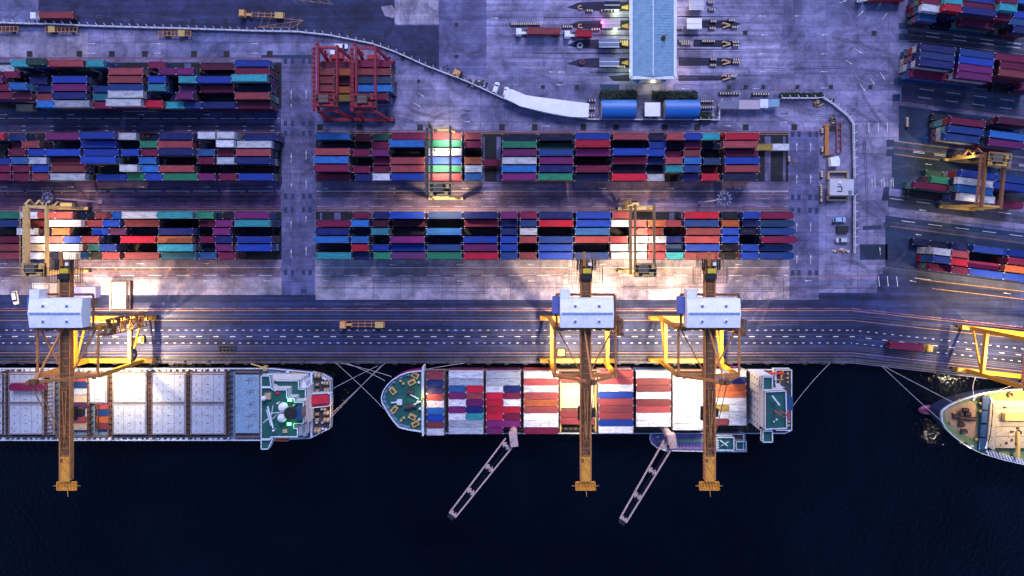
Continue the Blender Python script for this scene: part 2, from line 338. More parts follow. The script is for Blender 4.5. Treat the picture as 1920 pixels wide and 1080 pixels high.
# apron markings, bending at x=1597
def bend(y, wd, c, dash=None, ph=0, x0=-600):
    line(x0, y, 1597, y, wd, c, dash, ph); line(1597, y, 2600, y+D*1003, wd, c, dash, ph)
bend(578.4, .9, 2); bend(578.4, 1.1, 0, (26, 51.4), 12); bend(582.3, 1.0, 1); bend(600.6, .9, 1)
bend(592.4, 1.4, 3); bend(590.2, .5, 4); bend(594.6, .5, 4); bend(669.6, 1.8, 3); bend(666.4, .6, 4); bend(672.8, .6, 4)
bend(619, 1.0, 0, (5, 15.3), 2); bend(631, 1.2, 0, (10.5, 31.4), 5); bend(643, 1.0, 0, (5, 15.3), 8)
bend(661.4, .9, 1); bend(649, .7, 4); bend(652.5, .7, 4); bend(656, .6, 4); bend(627.5, .5, 4); bend(635, .5, 4); bend(677.4, .9, 4)
line(1726, 524, 2200, 579, 1.3, 1); line(1748, 541, 2200, 594, 1.2, 1); line(1715, 521, 1745, 525, 1.2, 0); line(1535, 517, 1650, 517, 1, 2); line(1540, 517, 1650, 517, 1, 0, (25, 51))
# right yard lanes
def sl(x, y, c=1, wd=.8, dash=None, s=.127, x1=2200): line(x, y, x1, y+(x1-x)*s, wd, c, dash)
for y in (45.5, 54.5, 65, 75): sl(1703, y)
for y in (59.5, 66.5): sl(1736, y+1, 0, 1.0, (26, 51))
for y, c in ((148, 1), (158.5, 2), (180, 2), (191, 1)): sl(1690, y, c)
sl(1724, 166.5, 0, 1, (26, 51)); sl(1722, 182, 0, 1, (24, 51)); sl(1694, 18+92, 4, .8)
for y, c in ((276, 2), (264.5, 1), (289, 1)): sl(1676, y, c, 1.0)
sl(1712, 283, 0, .9, (22, 40)); sl(1712, 285.5, 0, .9, (22, 40))
for y, c in ((372, 0), (416, 4), (424, 1), (400, 4)): sl(1668, y, c, .8, (26, 51) if c == 0 else None)
sl(1690, 414, 0, 1, (26, 51)); sl(1660, 501, 4)
# pale box painted on the northern road, parking hatch
for a, b in (((481,51),(570,38)), ((481,51),(548,51)), ((548,51),(570,38)), ((487,31),(570,38))): line(*a, *b, .9, 1)
for i in range(6): line(487+i*14, 51, 493+i*14, 33, .7, 1)
for i in range(5): line(548+i*16, -2, 556+i*16, 6, .7, 1)
line(560, 0, 625, 8, .7, 1)
for i, (x, nm) in enumerate(((1452,'a'),(1465,'a'),(1482,'a'))): line(x, 161, x+4, 171, .7, 1); line(x+4, 171, x+8, 161, .7, 1)
for x in (701, 829, 957, 1085, 1213, 1341, 1469): line(x, 520, x, 561.5, .6, 3)
line(594, 539.5, 1530, 539.5, .5, 3); line(1535, 540, 1640, 540, .5, 3)
tyre = MB()
def tyremark(x, y, ang, L, curve, wd):
    for off in (-1.7, 1.7):
        px, py, a = x-off*math.sin(ang), y+off*math.cos(ang), ang; pts = []
        for i in range(15): pts.append(W(px, py).xy); px += math.cos(a)*L/14; py += math.sin(a)*L/14; a += curve/14
        for p, q in zip(pts, pts[1:]):
            d = (q-p).normalized(); n = Vector((-d.y, d.x))*wd/S/2; tyre.sheet([p-n, q-n, q+n, p+n], ZM-.002)
rt = random.Random(3)
for x, y, a, L, c, w_ in ((1440,560,1.7,60,.5,1.2),(1412,600,-1.2,60,.9,1.0),(700,215,.1,120,.3,1.0),(760,200,.5,90,-.5,1.1),(800,230,-.6,80,.6,.9),(1560,70,.2,160,.25,.8),(1480,130,-.1,190,.3,.9),(1600,140,1.2,120,-.4,.8),(1620,260,1.5,200,.1,.8),(250,28,.08,110,.05,1.4),(180,30,.12,160,.05,1.0),(1700,470,2.2,70,.7,1.0),(1690,370,-1.2,60,.8,.9),(560,130,1.6,300,0,.8),(548,240,1.55,240,.03,.7),(1510,260,1.57,220,.02,.8)): tyremark(x, y, a, L, c, w_)
for k in range(46):
    y = rt.choice((rt.uniform(606,660), rt.uniform(560,590), rt.uniform(495,550), rt.uniform(345,392), rt.uniform(20,150))); x = rt.uniform(0, 1450) if y > 160 else rt.uniform(915, 1450)
    tyremark(x, y, rt.uniform(-.03,.03), rt.uniform(60,200), rt.uniform(-.05,.05), rt.uniform(.5,1.1))
for k in range(22): tyremark(rt.uniform(1400,1660), rt.uniform(10,520), rt.choice((0,1.57,.6,-.5))+rt.uniform(-.2,.2), rt.uniform(40,140), rt.uniform(-.7,.7), rt.uniform(.5,.9))
struct(tyre.build('tyre_marks', groundmat('rubber_mark', (.05,.05,.10), (.14,.13,.24), None, 1, .6, .3)))
# small orange slot number on the cross road: a seven and a two side by side
for x in (1488, 582):
    for a, b in (((0,0),(4,0)),((4,0),(4,4)),((0,4),(4,4)),((0,4),(0,8)),((0,8),(4,8)),((6,0),(10,0)),((10,0),(8,8))): line(x+a[0]*.6, 298+a[1]*.6, x+b[0]*.6, 298+b[1]*.6, .6, 1)
for k, nm, m in ((0,'lane_markings',lw),(1,'orange_markings',lo),(2,'maroon_markings',lp),(3,'crane_rails',ld),(4,'worn_markings',lg)):
    struct(lines[k].build(nm, m))
# ======================= WATER ==============================================
m = bpy.data.materials.new('harbour_water'); t, nd, lk, b = nodes(m)
tc = N(t, 'ShaderNodeTexCoord').outputs['Object']
lk.new(mixc(t, ramp(t, noise(t, tc, .012, 4, .6, .5), .35, .7), (.0001,.0006,.003), (.0008,.003,.010)), b.inputs['Base Color'])
b.inputs['Roughness'].default_value = .03; b.inputs['IOR'].default_value = 1.33; b.inputs['Specular IOR Level'].default_value = .25
n1 = noise(t, tc, .62, 2, .5, .4); bp = N(t, 'ShaderNodeBump'); bp.inputs['Strength'].default_value = .6; bp.inputs['Distance'].default_value = .5
lk.new(n1, bp.inputs['Height']); lk.new(bp.outputs[0], b.inputs['Normal'])
mb = MB(); mb.sheet([(-3000, -3000), (3000, -3000), (3000, -38), (-3000, -38)], -3.0)
struct(mb.build('water', m))
# ======================= CONTAINERS ==========================================
PAL = {'N':((0.00464,0.01276,0.116),'navy'), 'n':((0.00232,0.00464,0.0348),'black'), 'B':((0.005568,0.03944,0.2877),'blue'), 'b':((0.00696,0.0348,0.1566),'slate'), 'L':((0.01665,0.1237,0.3805),'azure'),
 'l':((0.0174,0.087,0.2436),'azure'), 'T':((0.0248,0.2728,0.3075),'turquoise'), 't':((0.018,0.144,0.192),'teal'), 'G':((0.0116,0.174,0.0928),'green'), 'g':((0.0058,0.058,0.0406),'green'),
 'M':((0.1508,0.00464,0.0406),'maroon'), 'm':((0.0638,0.0029,0.0232),'maroon'), 'R':((0.2712,0.04437,0.05423),'salmon'), 'r':((0.1856,0.0348,0.0406),'brown'), 'C':((0.4437,0.006264,0.03132),'crimson'),
 'P':((0.1479,0.00986,0.1085),'purple'), 'p':((0.08352,0.02088,0.08874),'purple'), 'W':((0.5491,0.5632,0.6054),'white'), 'w':((0.357,0.391,0.459),'grey'), 'O':((0.348,0.08352,0.02784),'orange'),
 'Y':((0.3016,0.2088,0.0348),'ochre'), 'K':((0.0145,0.01624,0.0232),'black'), 'S':((0.0174,0.0522,0.116),'slate'), 'D':((0.544,0.4,0.272),'tan')}  # dim codes like n, m, K also hold the shade of low stacks
ADJ = {'N':'deep navy','n':'near black','B':'bright blue','b':'dull slate','L':'vivid azure','l':'dull azure','T':'turquoise','t':'dull teal','G':'green','g':'dark green','M':'maroon','m':'dark maroon',
 'R':'salmon red','r':'brownish red','C':'crimson','P':'purple','p':'dull purple','W':'white','w':'pale grey','O':'orange','Y':'ochre','K':'black','S':'slate blue','D':'tan'}
TH = 2.59
bm_ = boxmat('container_paint'); cast = paint('corner_casting', (.5,.5,.56), .5, 0, .3, (.3,.3,.3), 2)
def container_mesh(Lc, name):
    mb = MB(); hw = 1.18; h = TH-.03
    mb.box((0, 0, h/2-.03), (Lc-.16, 2*hw-.10, h-.10), 0)                       # body, slightly inset
    for y in (-hw+.06, hw-.06): mb.bar((-Lc/2+.1, y, h-.06), (Lc/2-.1, y, h-.06), .12, .12, 0); mb.bar((-Lc/2+.1, y, .08), (Lc/2-.1, y, .08), .12, .14, 0)
    for x in (-Lc/2+.08, Lc/2-.08):
        mb.bar((x, -hw+.1, h-.06), (x, hw-.1, h-.06), .14, .12, 0)
        for y in (-hw+.07, hw-.07): mb.box((x, y, h/2), (.15, .14, h-.3), 0)
        for y in (-hw+.11, hw-.11):
            for z in (.06, h-.055): mb.box((x, y, z), (.30, .20, .13), 1)
    for y in (-.62, -.22, .22, .62): mb.box((Lc/2-.05, y, h/2), (.05, .05, h-.3), 1)   # door bars
    n = int(Lc/1.1)
    for i in range(n): mb.box((-Lc/2+.6+i*(Lc-1.2)/(n-1), 0, h-.062), (.35, 2*hw-.3, .035), 0)  # roof ribs
    s = 1 if Lc > 8 else 1
    ob = mb.build(name, [bm_, cast]); me = ob.data; bpy.data.objects.remove(ob); return me
ME = {40: container_mesh(12.19, 'forty_foot_container'), 20: container_mesh(6.06, 'twenty_foot_container')}
LOW = MB(); LOWC = 'NBMRmTlGWrbPLwgC'; lowm = [boxmat('shaded_stack_paint_'+PAL[c][1]+str(i), tuple(v*.7 for v in PAL[c][0])) for i, c in enumerate(LOWC)] + [cast]  # paints dimmed to carry the shade on the lower tiers
ORD = ['first','second','third','fourth','fifth','sixth','seventh','eighth','ninth','tenth','eleventh','twelfth','thirteenth']
USED = set()
def put(x, y, z, Lc, c, rz, label, group):
    o = bpy.data.objects.new('forty_foot_container' if Lc == 40 else 'twenty_foot_container', ME[Lc]); COL.objects.link(o)
    o.location = (x, y, z); o.rotation_euler = (0, 0, rz); o.color = (*PAL[c][0], 1)
    tag(o, label, 'shipping container', group); return o
def place_rows(rows, bname, z0=0.0, rz=0.0, rowgap=2.72, group=None, lows=None, step=True):
    """rows: list of (list of [u, v, len, colour, tier]) in block frame (u along, v across)"""
    ca, sa = math.cos(rz), math.sin(rz)
    for ri, row in enumerate(rows):
        row.sort()
        for _ in range(30):
            for a, b in zip(row, row[1:]):
                need = ((12.19 if a[2] == 40 else 6.06)+(12.19 if b[2] == 40 else 6.06))/2 + .18; d = b[0]-a[0]
                if d < need: a[0] -= (need-d)/2; b[0] += (need-d)/2
        labs = []
        for i, (u, v, Lc, c, t, *_) in enumerate(row):
            nb = [PAL[row[j][3]][1] for j in (i-1, i+1) if 0 <= j < len(row)]
            sz = 'long' if Lc == 40 else 'short'
            if len(nb) == 2 and nb[0] != nb[1]: s = f"{ADJ[c]} {sz} container, {ORD[ri]} row of {bname}, between {nb[0]} and {nb[1]}"
            elif nb: s = f"{ADJ[c]} {sz} container, {ORD[ri]} row of {bname}, beside {nb[0]} ones"
            else: s = f"{ADJ[c]} {sz} container alone in {ORD[ri]} row of {bname}"
            labs.append(s)
        for i, (u, v, Lc, c, t, *und) in enumerate(row):
            s = labs[i]
            if labs.count(s) > 1 or s in USED:
                s = f"{ADJ[c]} {'long' if Lc == 40 else 'short'} container, {ORD[ri]} row of {bname}, {ORD[i] if i < 13 else 'last'} from left"
            USED.add(s)
            x, y = u*ca - v*sa, u*sa + v*ca; z = z0 + (t-1)*TH if t > 0 else z0
            put(x, y, z, Lc, c, rz, s, group or 'containers stacked in the '+bname)
            LL = 12.19 if Lc == 40 else 6.06
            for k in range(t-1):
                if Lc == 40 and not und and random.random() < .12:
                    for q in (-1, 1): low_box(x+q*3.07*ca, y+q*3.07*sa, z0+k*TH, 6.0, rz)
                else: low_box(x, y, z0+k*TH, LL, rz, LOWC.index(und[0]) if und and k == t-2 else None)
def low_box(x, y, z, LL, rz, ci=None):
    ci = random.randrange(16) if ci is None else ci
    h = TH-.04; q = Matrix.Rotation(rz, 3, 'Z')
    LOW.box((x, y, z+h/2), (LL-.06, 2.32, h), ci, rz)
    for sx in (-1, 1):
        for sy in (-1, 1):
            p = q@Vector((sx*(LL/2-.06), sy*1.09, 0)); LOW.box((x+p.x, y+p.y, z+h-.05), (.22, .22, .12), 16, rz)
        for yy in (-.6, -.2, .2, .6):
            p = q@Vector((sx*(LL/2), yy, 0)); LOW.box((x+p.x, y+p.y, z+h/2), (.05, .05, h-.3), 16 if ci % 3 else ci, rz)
def parse(s, off=0):
    out = []
    for tok in s.split():
        r, c, t = tok.rsplit(',', 2) if tok.count(',') == 3 else (tok, None, None)
        a, b, c, t = tok.split(','); out.append((int(a)+off, int(b)+off, c, int(t)))
    return out
def yard(name, Y1, rows):
    res = []
    for i, r in enumerate(rows):
        items = []
        for off, s in r:
            for a, b, c, t in parse(s, off):
                if t == 0: continue
                k = (1 - t*TH/H)/S; Lc = 40 if b-a > 190 else 20
                items.append([((a+b)/8-VX)*k, Y1-2.86*i, Lc, c, t])
        res.append(items)
    place_rows(res, name)
yard('the upper left block', 59.6, [
 [(0,'-190,-70,M,3 -65,75,w,1 85,205,T,4 205,330,g,5 352,612,R,4 645,775,T,4 1110,1235,M,3 1510,1745,m,2 1762,2020,B,4')],
 [(0,'-190,-70,B,2 -60,5,m,2 10,135,M,2 170,400,n,1 425,680,n,1 815,1070,R,4 1200,1325,P,4 1340,1468,P,4 1500,1750,n,1 1765,2015,M,4')],
 [(0,'-200,65,P,4 90,210,K,1 225,348,N,3 390,650,B,4 810,1065,R,4 1110,1238,B,4 1343,1468,T,4 1473,1728,B,4 1738,1998,T,5')],
 [(0,'-180,82,M,4 85,210,L,5 262,385,N,3 390,645,P,4 700,820,b,3 815,1070,b,4 1112,1238,t,4 1343,1465,p,3 1503,1753,M,3 1783,2035,n,3')],
 [(0,'-160,100,M,4 120,245,M,4 262,385,r,3 390,645,N,4 700,820,t,3 812,1068,W,5 1250,1340,n,2 1343,1466,P,4 1500,1750,K,1 1760,2018,R,4')],
 [(0,'120,245,D,1 293,415,L,4 428,675,w,4 677,797,M,3 815,1070,W,5 1090,1212,C,4 1250,1370,T,3 1370,1490,b,3 1525,1770,N,3 1780,2025,M,3')]])
yard('the middle left block', 33.9, [
 [(0,'-210,45,C,4 100,225,b,3 230,335,K,1 340,600,P,4 622,885,B,5 912,1040,W,4 1060,1180,n,1 1190,1448,N,4'), (1080,'403,533,W,5 547,675,W,5 745,1005,N,3')],
 [(0,'-180,60,K,1 97,205,M,2 207,335,R,4 370,600,n,1 622,885,B,4 905,1050,n,2 1060,1185,G,4'), (1080,'107,370,R,4 400,530,n,2 547,675,W,5 685,955,W,4')],
 [(0,'-200,20,n,2 62,190,M,4 207,335,B,4 340,600,B,4 627,885,B,4 912,1038,B,4 1060,1185,M,4'), (1080,'108,365,N,5 403,528,l,4 549,675,M,4 685,950,R,4')],
 [(0,'-180,78,B,3 97,222,l,4 210,345,w,4 378,630,R,3 627,885,B,5 940,1058,n,2 1062,1187,L,4'), (1080,'160,400,m,1 400,525,M,4 547,675,w,4 685,950,N,4')],
 [(0,'-180,78,M,4 97,222,M,4 240,368,B,4 383,640,r,4 730,905,K,2 908,1035,W,5'), (1080,'5,130,L,4 138,395,R,4 410,540,K,1 550,690,n,1 720,980,m,1')],
 [(0,'-180,78,M,4 97,220,M,4 243,368,R,4 378,635,w,4 725,975,B,3 990,1085,G,4 1088,1210,B,4'), (1080,'135,390,G,4 400,525,P,4 568,692,M,4 707,965,B,4')]])
yard('the lower left block', 6.1, [
 [(0,'-110,150,G,4 200,320,W,4 345,465,R,4 478,603,R,4 605,700,K,1 720,828,r,3 830,900,L,3 905,1165,W,5'), (1080,'100,365,T,5 390,515,G,4 525,650,K,1 677,935,P,4')],
 [(0,'-110,150,b,4 210,330,r,2 350,470,W,4 478,603,W,4 655,772,R,3 772,895,B,4 935,1195,r,4'), (1080,'415,533,M,3 535,660,P,4 675,945,T,5')],
 [(0,'-110,150,K,1 205,335,W,4 380,430,n,2 432,555,O,4 600,680,K,1 685,805,B,3 805,925,p,3 940,1190,n,2'), (1080,'125,385,N,4 420,535,K,1 537,660,P,4 690,950,n,1')],
 [(0,'-110,150,M,3 205,335,W,4 350,475,R,4 480,605,B,4 660,785,R,4 800,900,K,1 905,1163,C,4'), (1080,'100,358,O,4 425,535,M,3 537,660,N,4 697,955,B,4')],
 [(0,'-110,150,R,4 225,345,D,4 345,603,W,4 625,740,t,2 770,897,B,4 935,1195,K,1'), (1080,'130,390,T,5 420,535,n,2 537,660,P,4 697,955,B,4')],
 [(0,'-110,150,R,4 225,340,W,4 350,470,b,2 478,603,W,4 640,740,K,1 768,895,R,4 937,1190,R,4'), (1080,'132,388,t,4 412,535,l,3 558,683,M,4')]])
yard('the upper right block', 33.9, [
 [(2320,'45,300,L,4 340,465,m,2 478,605,g,3 615,872,M,4 885,1145,R,4 1165,1290,R,4'), (3520,'248,503,n,3 522,780,n,3 795,1052,B,4 1083,1338,R,4'), (4720,'145,265,n,3 283,410,R,4 420,545,B,4 550,672,T,4 720,978,C,4')],
 [(2320,'80,320,n,1 340,460,K,1 470,592,M,3 602,860,L,5 885,1135,G,5 1165,1290,M,4'), (3520,'248,505,G,4 522,775,g,2 798,1056,C,5 1080,1330,n,1'), (4720,'143,268,B,3 275,395,n,2 413,545,M,3 550,670,n,2 703,958,R,4 962,1070,Y,1 1072,1185,W,1')],
 [(2320,'40,300,R,5 330,450,M,4 470,595,P,4 650,870,K,1 885,1135,W,5'), (3520,'250,505,P,4 522,780,b,4 800,1056,P,4 1080,1337,B,5'), (4720,'143,265,B,4 270,390,M,2 405,530,r,3 560,680,K,1 705,960,M,3')],
 [(2320,'35,297,L,5 340,460,K,1 480,603,M,3 607,865,R,4 885,1135,B,4 1165,1290,O,4'), (3520,'110,225,M,1 247,503,W,4 525,780,P,4 800,1050,m,1 1078,1330,M,4'), (4720,'135,255,N,3 272,395,R,4 410,543,L,4 560,680,S,3 718,976,B,4')],
 [(2320,'38,293,M,5 330,452,M,3 478,600,M,3 610,868,R,4 885,1140,G,4 1168,1292,W,4'), (3520,'245,500,L,4 524,780,N,4 800,1056,M,4 1073,1325,n,3'), (4720,'130,255,n,2 270,395,T,4 405,530,b,4 550,665,r,1 718,975,R,4')],
 [(2320,'50,303,M,3 345,465,N,3 476,602,W,4 612,870,B,4 885,1140,R,4 1168,1292,l,4'), (3520,'248,500,P,4 517,770,G,4 790,1045,N,3 1073,1330,C,4'), (4720,'138,260,w,3 397,528,N,3 545,670,C,4 700,957,n,4')]])
yard('the lower right block', 6.1, [
 [(2320,'333,463,M,4 475,600,N,2 605,865,B,4 890,1143,b,3 1155,1410,N,4'), (3520,'237,357,P,4 380,508,M,4 522,775,N,4 800,1062,B,4 1077,1200,R,4'), (4720,'417,670,C,4 690,820,K,2 850,978,B,4 985,1225,M,3')],
 [(2320,'60,308,M,3 313,443,L,4 475,595,m,2 625,875,m,2 1165,1418,M,3'), (3520,'237,360,N,3 380,508,b,4 524,778,C,4 803,1062,B,4 1070,1190,W,4'), (4720,'-5,125,R,4 148,268,O,4 270,390,R,3 417,665,b,4 697,822,O,4 850,975,N,3 985,1230,S,3')],
 [(2320,'45,300,N,3 320,460,n,2 470,592,t,4 625,870,n,1 878,1137,L,4 1165,1410,K,1'), (3520,'237,358,b,3 380,508,W,4 524,770,K,1 796,1050,l,4 1060,1185,K,1'), (4720,'-5,125,R,4 130,255,r,3 270,395,K,1 420,667,r,4 697,820,B,4 840,965,n,3 980,1232,b,4')],
 [(2320,'35,290,L,4 315,440,L,4 480,600,K,1 605,863,P,4 890,1140,n,1 1155,1410,B,4'), (3520,'237,358,B,4 380,504,R,4 526,775,b,4 795,1047,R,4 1058,1187,R,4'), (4720,'10,140,W,4 150,275,W,4 280,400,N,3 418,667,R,4 697,820,B,4 840,960,n,1 970,1232,M,4')],
 [(2320,'60,310,n,1 315,443,C,4 473,595,B,3 613,868,B,3 885,1138,b,3 1155,1412,P,4'), (3520,'237,358,B,4 380,500,K,1 520,775,B,4 795,1000,K,2 1060,1190,W,4'), (4720,'5,127,w,4 148,273,R,4 288,408,S,3 418,667,B,4 700,820,n,3 840,963,B,4 975,1220,b,3')],
 [(2320,'62,305,T,4 325,455,b,3 485,608,G,4 620,870,p,4 885,1138,G,4 1160,1415,C,4'), (3520,'237,358,b,4 378,500,r,4 522,775,B,4 795,1042,b,4 1070,1195,W,4'), (4720,'5,127,W,4 148,273,R,4 278,400,T,4 417,667,r,4 690,810,K,2 838,960,B,4 980,1225,b,4')]])
# slanted blocks on the right, given by roof centres
AN = R(-7.2)
def slanted(name, ox, oy, sc_, rows, rz=AN):
    ca, sa = math.cos(rz), math.sin(rz); res = []
    for r in rows:
        items = []
        for x, y, Lc, c, t, *und in r:
            p = W(ox+x/sc_, oy+y/sc_, t*TH); items.append([p.x*ca+p.y*sa, -p.x*sa+p.y*ca, Lc, c, t]+und)
        m = sum(i[1] for i in items)/len(items)
        for i in items: i[1] = m
        res.append(items)
    # even the rows out
    n = len(res); ms = [r[0][1] for r in res]; mean = sum(ms)/n; pitch = max(2.62, min(2.9, (ms[0]-ms[-1])/(n-1)))
    for k, r in enumerate(res):
        for i in r: i[1] = mean + pitch*((n-1)/2-k)
    place_rows(res, name, rz=rz)
slanted('the topmost slanted block', 1690, 0, 6.35, [
 [(880,-60,40,'N',4), (1250,-60,20,'m',3), (1450,-10,20,'L',3)],
 [(350,-40,20,'M',3), (620,-30,20,'b',4), (910,-8,40,'B',4), (1240,15,20,'M',5), (1450,60,40,'K',2)],
 [(350,30,20,'M',4), (625,20,20,'T',5), (930,75,40,'M',4), (1250,105,20,'T',5), (1440,180,20,'B',3)],
 [(370,95,20,'W',4), (610,120,20,'C',5), (915,170,40,'N',5), (1205,215,20,'M',4), (1385,255,20,'l',3)],
 [(315,215,20,'l',3), (560,230,20,'n',1), (840,280,40,'M',3), (1160,330,20,'K',1), (1395,330,20,'N',3)]])
slanted('the second slanted block', 1690, 0, 6.35, [
 [(430,612,40,'N',5), (905,645,40,'b',5), (1330,680,40,'M',5)],
 [(425,705,40,'b',5), (895,735,40,'B',5), (1385,765,40,'M',5)],
 [(415,795,40,'N',5,'W'), (885,815,40,'P',5), (1375,850,40,'R',5)],
 [(335,915,40,'M',3), (870,915,40,'P',5,'W'), (1240,960,20,'K',1), (1470,1030,20,'M',3)]])
slanted('the third slanted block', 1690, 200, 8.35, [
 [(700,150,20,'K',1), (1100,170,40,'n',1), (1620,225,40,'m',4)],
 [(1045,280,40,'M',5), (1620,330,40,'n',1)],
 [(1015,415,40,'b',5), (1660,460,40,'L',5)],
 [(945,545,40,'b',5), (1640,590,40,'P',5,'T')]])
slanted('the fourth slanted block', 1690, 280, 8.31, [
 [(610,370,20,'g',1), (1155,410,40,'B',5), (1700,475,40,'b',5)],
 [(640,490,20,'G',3), (1135,530,40,'W',5), (1690,595,40,'B',5)],
 [(500,600,40,'M',3), (1125,650,40,'L',5), (1680,690,40,'K',1)],
 [(440,725,40,'K',1), (1110,780,40,'W',5), (1640,825,40,'M',3)]])
slanted('the lowest slanted block', 1690, 440, 8.35, [
 [(480,150,20,'n',1), (680,170,20,'n',1), (900,180,20,'N',2), (1300,225,40,'B',3), (1800,290,40,'B',3)],
 [(640,280,20,'W',4), (925,315,20,'R',4), (1270,370,40,'n',1), (1830,410,40,'M',4)],
 [(635,395,20,'b',4), (908,435,20,'C',4), (1285,475,40,'M',3), (1880,540,40,'O',4)],
 [(615,530,20,'M',3), (890,560,20,'M',4), (1320,615,40,'B',4), (1880,660,40,'B',4)]])
# the stack under the red gantries
def upright(name, ox, oy, s_, rows, pitch, z0=0, group=None):
    res = []
    for r in rows:
        items = []
        for x, y, Lc, c, t in r:
            p = W(ox+x/s_, oy+y/s_, z0+t*TH); items.append([p.x, p.y, Lc, c, t])
        res.append(items)
    n = len(res); ms = [sum(i[1] for i in r)/len(r) for r in res]; mean = sum(ms)/n
    for k, r in enumerate(res):
        for i in r: i[1] = mean + pitch*((n-1)/2-k)
    place_rows(res, name, z0=z0, group=group)
upright('the stack under red gantries', 580, 75, 6.55, [
 [(340,310,40,'m',3), (790,310,40,'M',4)], [(205,393,20,'r',4), (430,390,20,'O',4), (790,395,40,'R',4)],
 [(205,490,20,'R',4), (430,487,20,'m',3), (800,495,40,'S',4)], [(205,595,20,'R',4), (430,590,20,'O',3), (800,605,40,'L',4)],
 [(200,690,20,'M',4), (440,705,20,'Y',3), (670,705,20,'m',1), (855,700,20,'M',4)]], 2.9)
# ======================= SHIPS ===============================================
def PZ(z, pts): return [tuple(W(x, y, z).xy) for x, y in pts]
def inset(poly, d):
    n = len(poly); ar = sum(poly[i][0]*poly[(i+1)%n][1]-poly[(i+1)%n][0]*poly[i][1] for i in range(n)); s = 1 if ar > 0 else -1; out = []
    for i in range(n):
        a, b, c = Vector(poly[i-1]), Vector(poly[i]), Vector(poly[(i+1)%n])
        e1 = (b-a).normalized(); e2 = (c-b).normalized(); m = (Vector((-e1.y, e1.x))+Vector((-e2.y, e2.x)))
        if m.length < 1e-6: m = Vector((-e1.y, e1.x))
        m.normalize(); k = max(.4, m.dot(Vector((-e1.y, e1.x)))); out.append(tuple(b + m*d*s/k))
    return out
m_hull = paint('hull_navy', (.02,.04,.12), .5, 0, .3, (.15,.04,.02), .1); m_hullr = paint('hull_maroon', (.30,.02,.16), .5, 0, .3, (.1,.03,.03), .1)
m_steel = paint('deck_steel_blue', (.13,.25,.40), .6, 0, .45, (.18,.10,.07), .35); m_green = paint('deck_green', (.008,.10,.085), .6, 0, .35, (.03,.06,.06), .3)
m_dark = paint('deck_brown', (.05,.045,.05), .7, 0, .4, (.1,.05,.03), .4); m_white = paint('ship_white', (.68,.70,.76), .45, 0, .22, (.4,.35,.3), .3)
m_hatch = paint('hatch_grey', (.42,.46,.56), .6, 0, .45, (.22,.11,.06), .45); m_hatch2 = paint('hatch_rust_frame', (.16,.10,.09), .7, 0, .5, (.3,.1,.03), .8)
m_tan = paint('equipment_tan', (.5,.36,.22), .6, 0, .4, (.3,.15,.05), 1.2); m_black = paint('matt_black', (.008,.008,.010), .6, 0, .3)
m_redb = paint('lifeboat_red', (.60,.02,.05), .5, 0, .3); m_orb = paint('lifeboat_orange', (.85,.16,.03), .5, 0, .3); m_rail = paint('railing_white', (.6,.66,.76), .5, 0, .1)
m_rust = paint('rust_brown', (.09,.035,.02), .75, 0, .5, (.05,.02,.01), .7); m_hold = paint('hold_cream', (.72,.64,.46), .6, 0, .4, (.3,.15,.05), .4)
m_gold = paint('hatch_gold', (.62,.42,.14), .6, 0, .4, (.2,.1,.03), 1); m_deckg2 = paint('deck_olive_green', (.15,.25,.09), .7, 0, .5, (.40,.22,.10), .35); m_blu = paint('deck_house_blue', (.012,.06,.17), .5, 0, .3)
m_yel = paint('crane_yellow', (.55,.25,.012), .5, 0, .35, (.25,.10,.02), .6); m_purp = paint('barge_hatch_purple', (.20,.13,.34), .6, 0, .3, (.1,.1,.1), .3)
m_pur2 = paint('barge_hatch_green', (.14,.36,.22), .6, 0, .3, (.1,.1,.1), .3)
def part(mb, name, mats, par): return mb.build(name, mats, par)
def rail(poly, z, closed=True, h=1.1, wd=.16):
    mb = MB(); n = len(poly)
    for i in range(n if closed else n-1):
        a, b = poly[i], poly[(i+1)%n]; mb.bar((*a, z+h), (*b, z+h), wd, .12); mb.bar((*a, z+h/2), (*b, z+h/2), .06, .06)
        L = math.dist(a, b); k = max(1, int(L/2.2))
        for j in range(k+1): x, y = a[0]+(b[0]-a[0])*j/k, a[1]+(b[1]-a[1])*j/k; mb.box((x, y, z+h/2), (.12, .12, h))
    return mb
def hull(name, pts, zdeck, mh, md, label, bul=1.0):
    poly = PZ(zdeck, pts); o = thing(name, (0, 0, 0), 0, label, 'ship')
    mb = MB(); mb.loft(inset(poly, 1.0 if zdeck < 6 else 2.2), poly, -4.5, zdeck, 1, 0); part(mb, 'hull', [mh, md], o)
    mb = MB(); mb.rim(inset(poly, .12), zdeck, zdeck+bul, .22); part(mb, 'bulwark', m_rail, o); return o, poly
def winch(par, px, py, z, s=1.0, c=None):
    p = W(px, py, z); mb = MB()
    mb.box((p.x, p.y, z+.25), (2.0*s, 1.5*s, .5), 0); mb.tube((p.x-.9*s, p.y, z+.8), (p.x+.9*s, p.y, z+.8), .55*s, 10, 0)
    for k in (-.9, -.1, .9): mb.tube((p.x+k*s-.06, p.y, z+.8), (p.x+k*s+.06, p.y, z+.8), .8*s, 10, 1)
    part(mb, 'winch', [c or m_tan, m_dark], par)
def vent(par, px, py, z, r=.45, h=1.6, mt=None):
    p = W(px, py, z); mb = MB(); mb.tube((p.x, p.y, z), (p.x, p.y, z+h), r*.6, 8); mb.sphere((p.x, p.y, z+h), r, n=8, zs=.6); part(mb, 'vent', mt or m_white, par)
def deckbox(par, name, x0, y0, x1, y1, z0, z1, mt, top=None, zr=None):
    a = PZ(z1 if zr is None else zr, [(x0, y0), (x1, y0), (x1, y1), (x0, y1)]); mb = MB(); mb.prism(a, z0, z1, 1 if top else 0, 0); return part(mb, name, [mt, top] if top else mt, par)
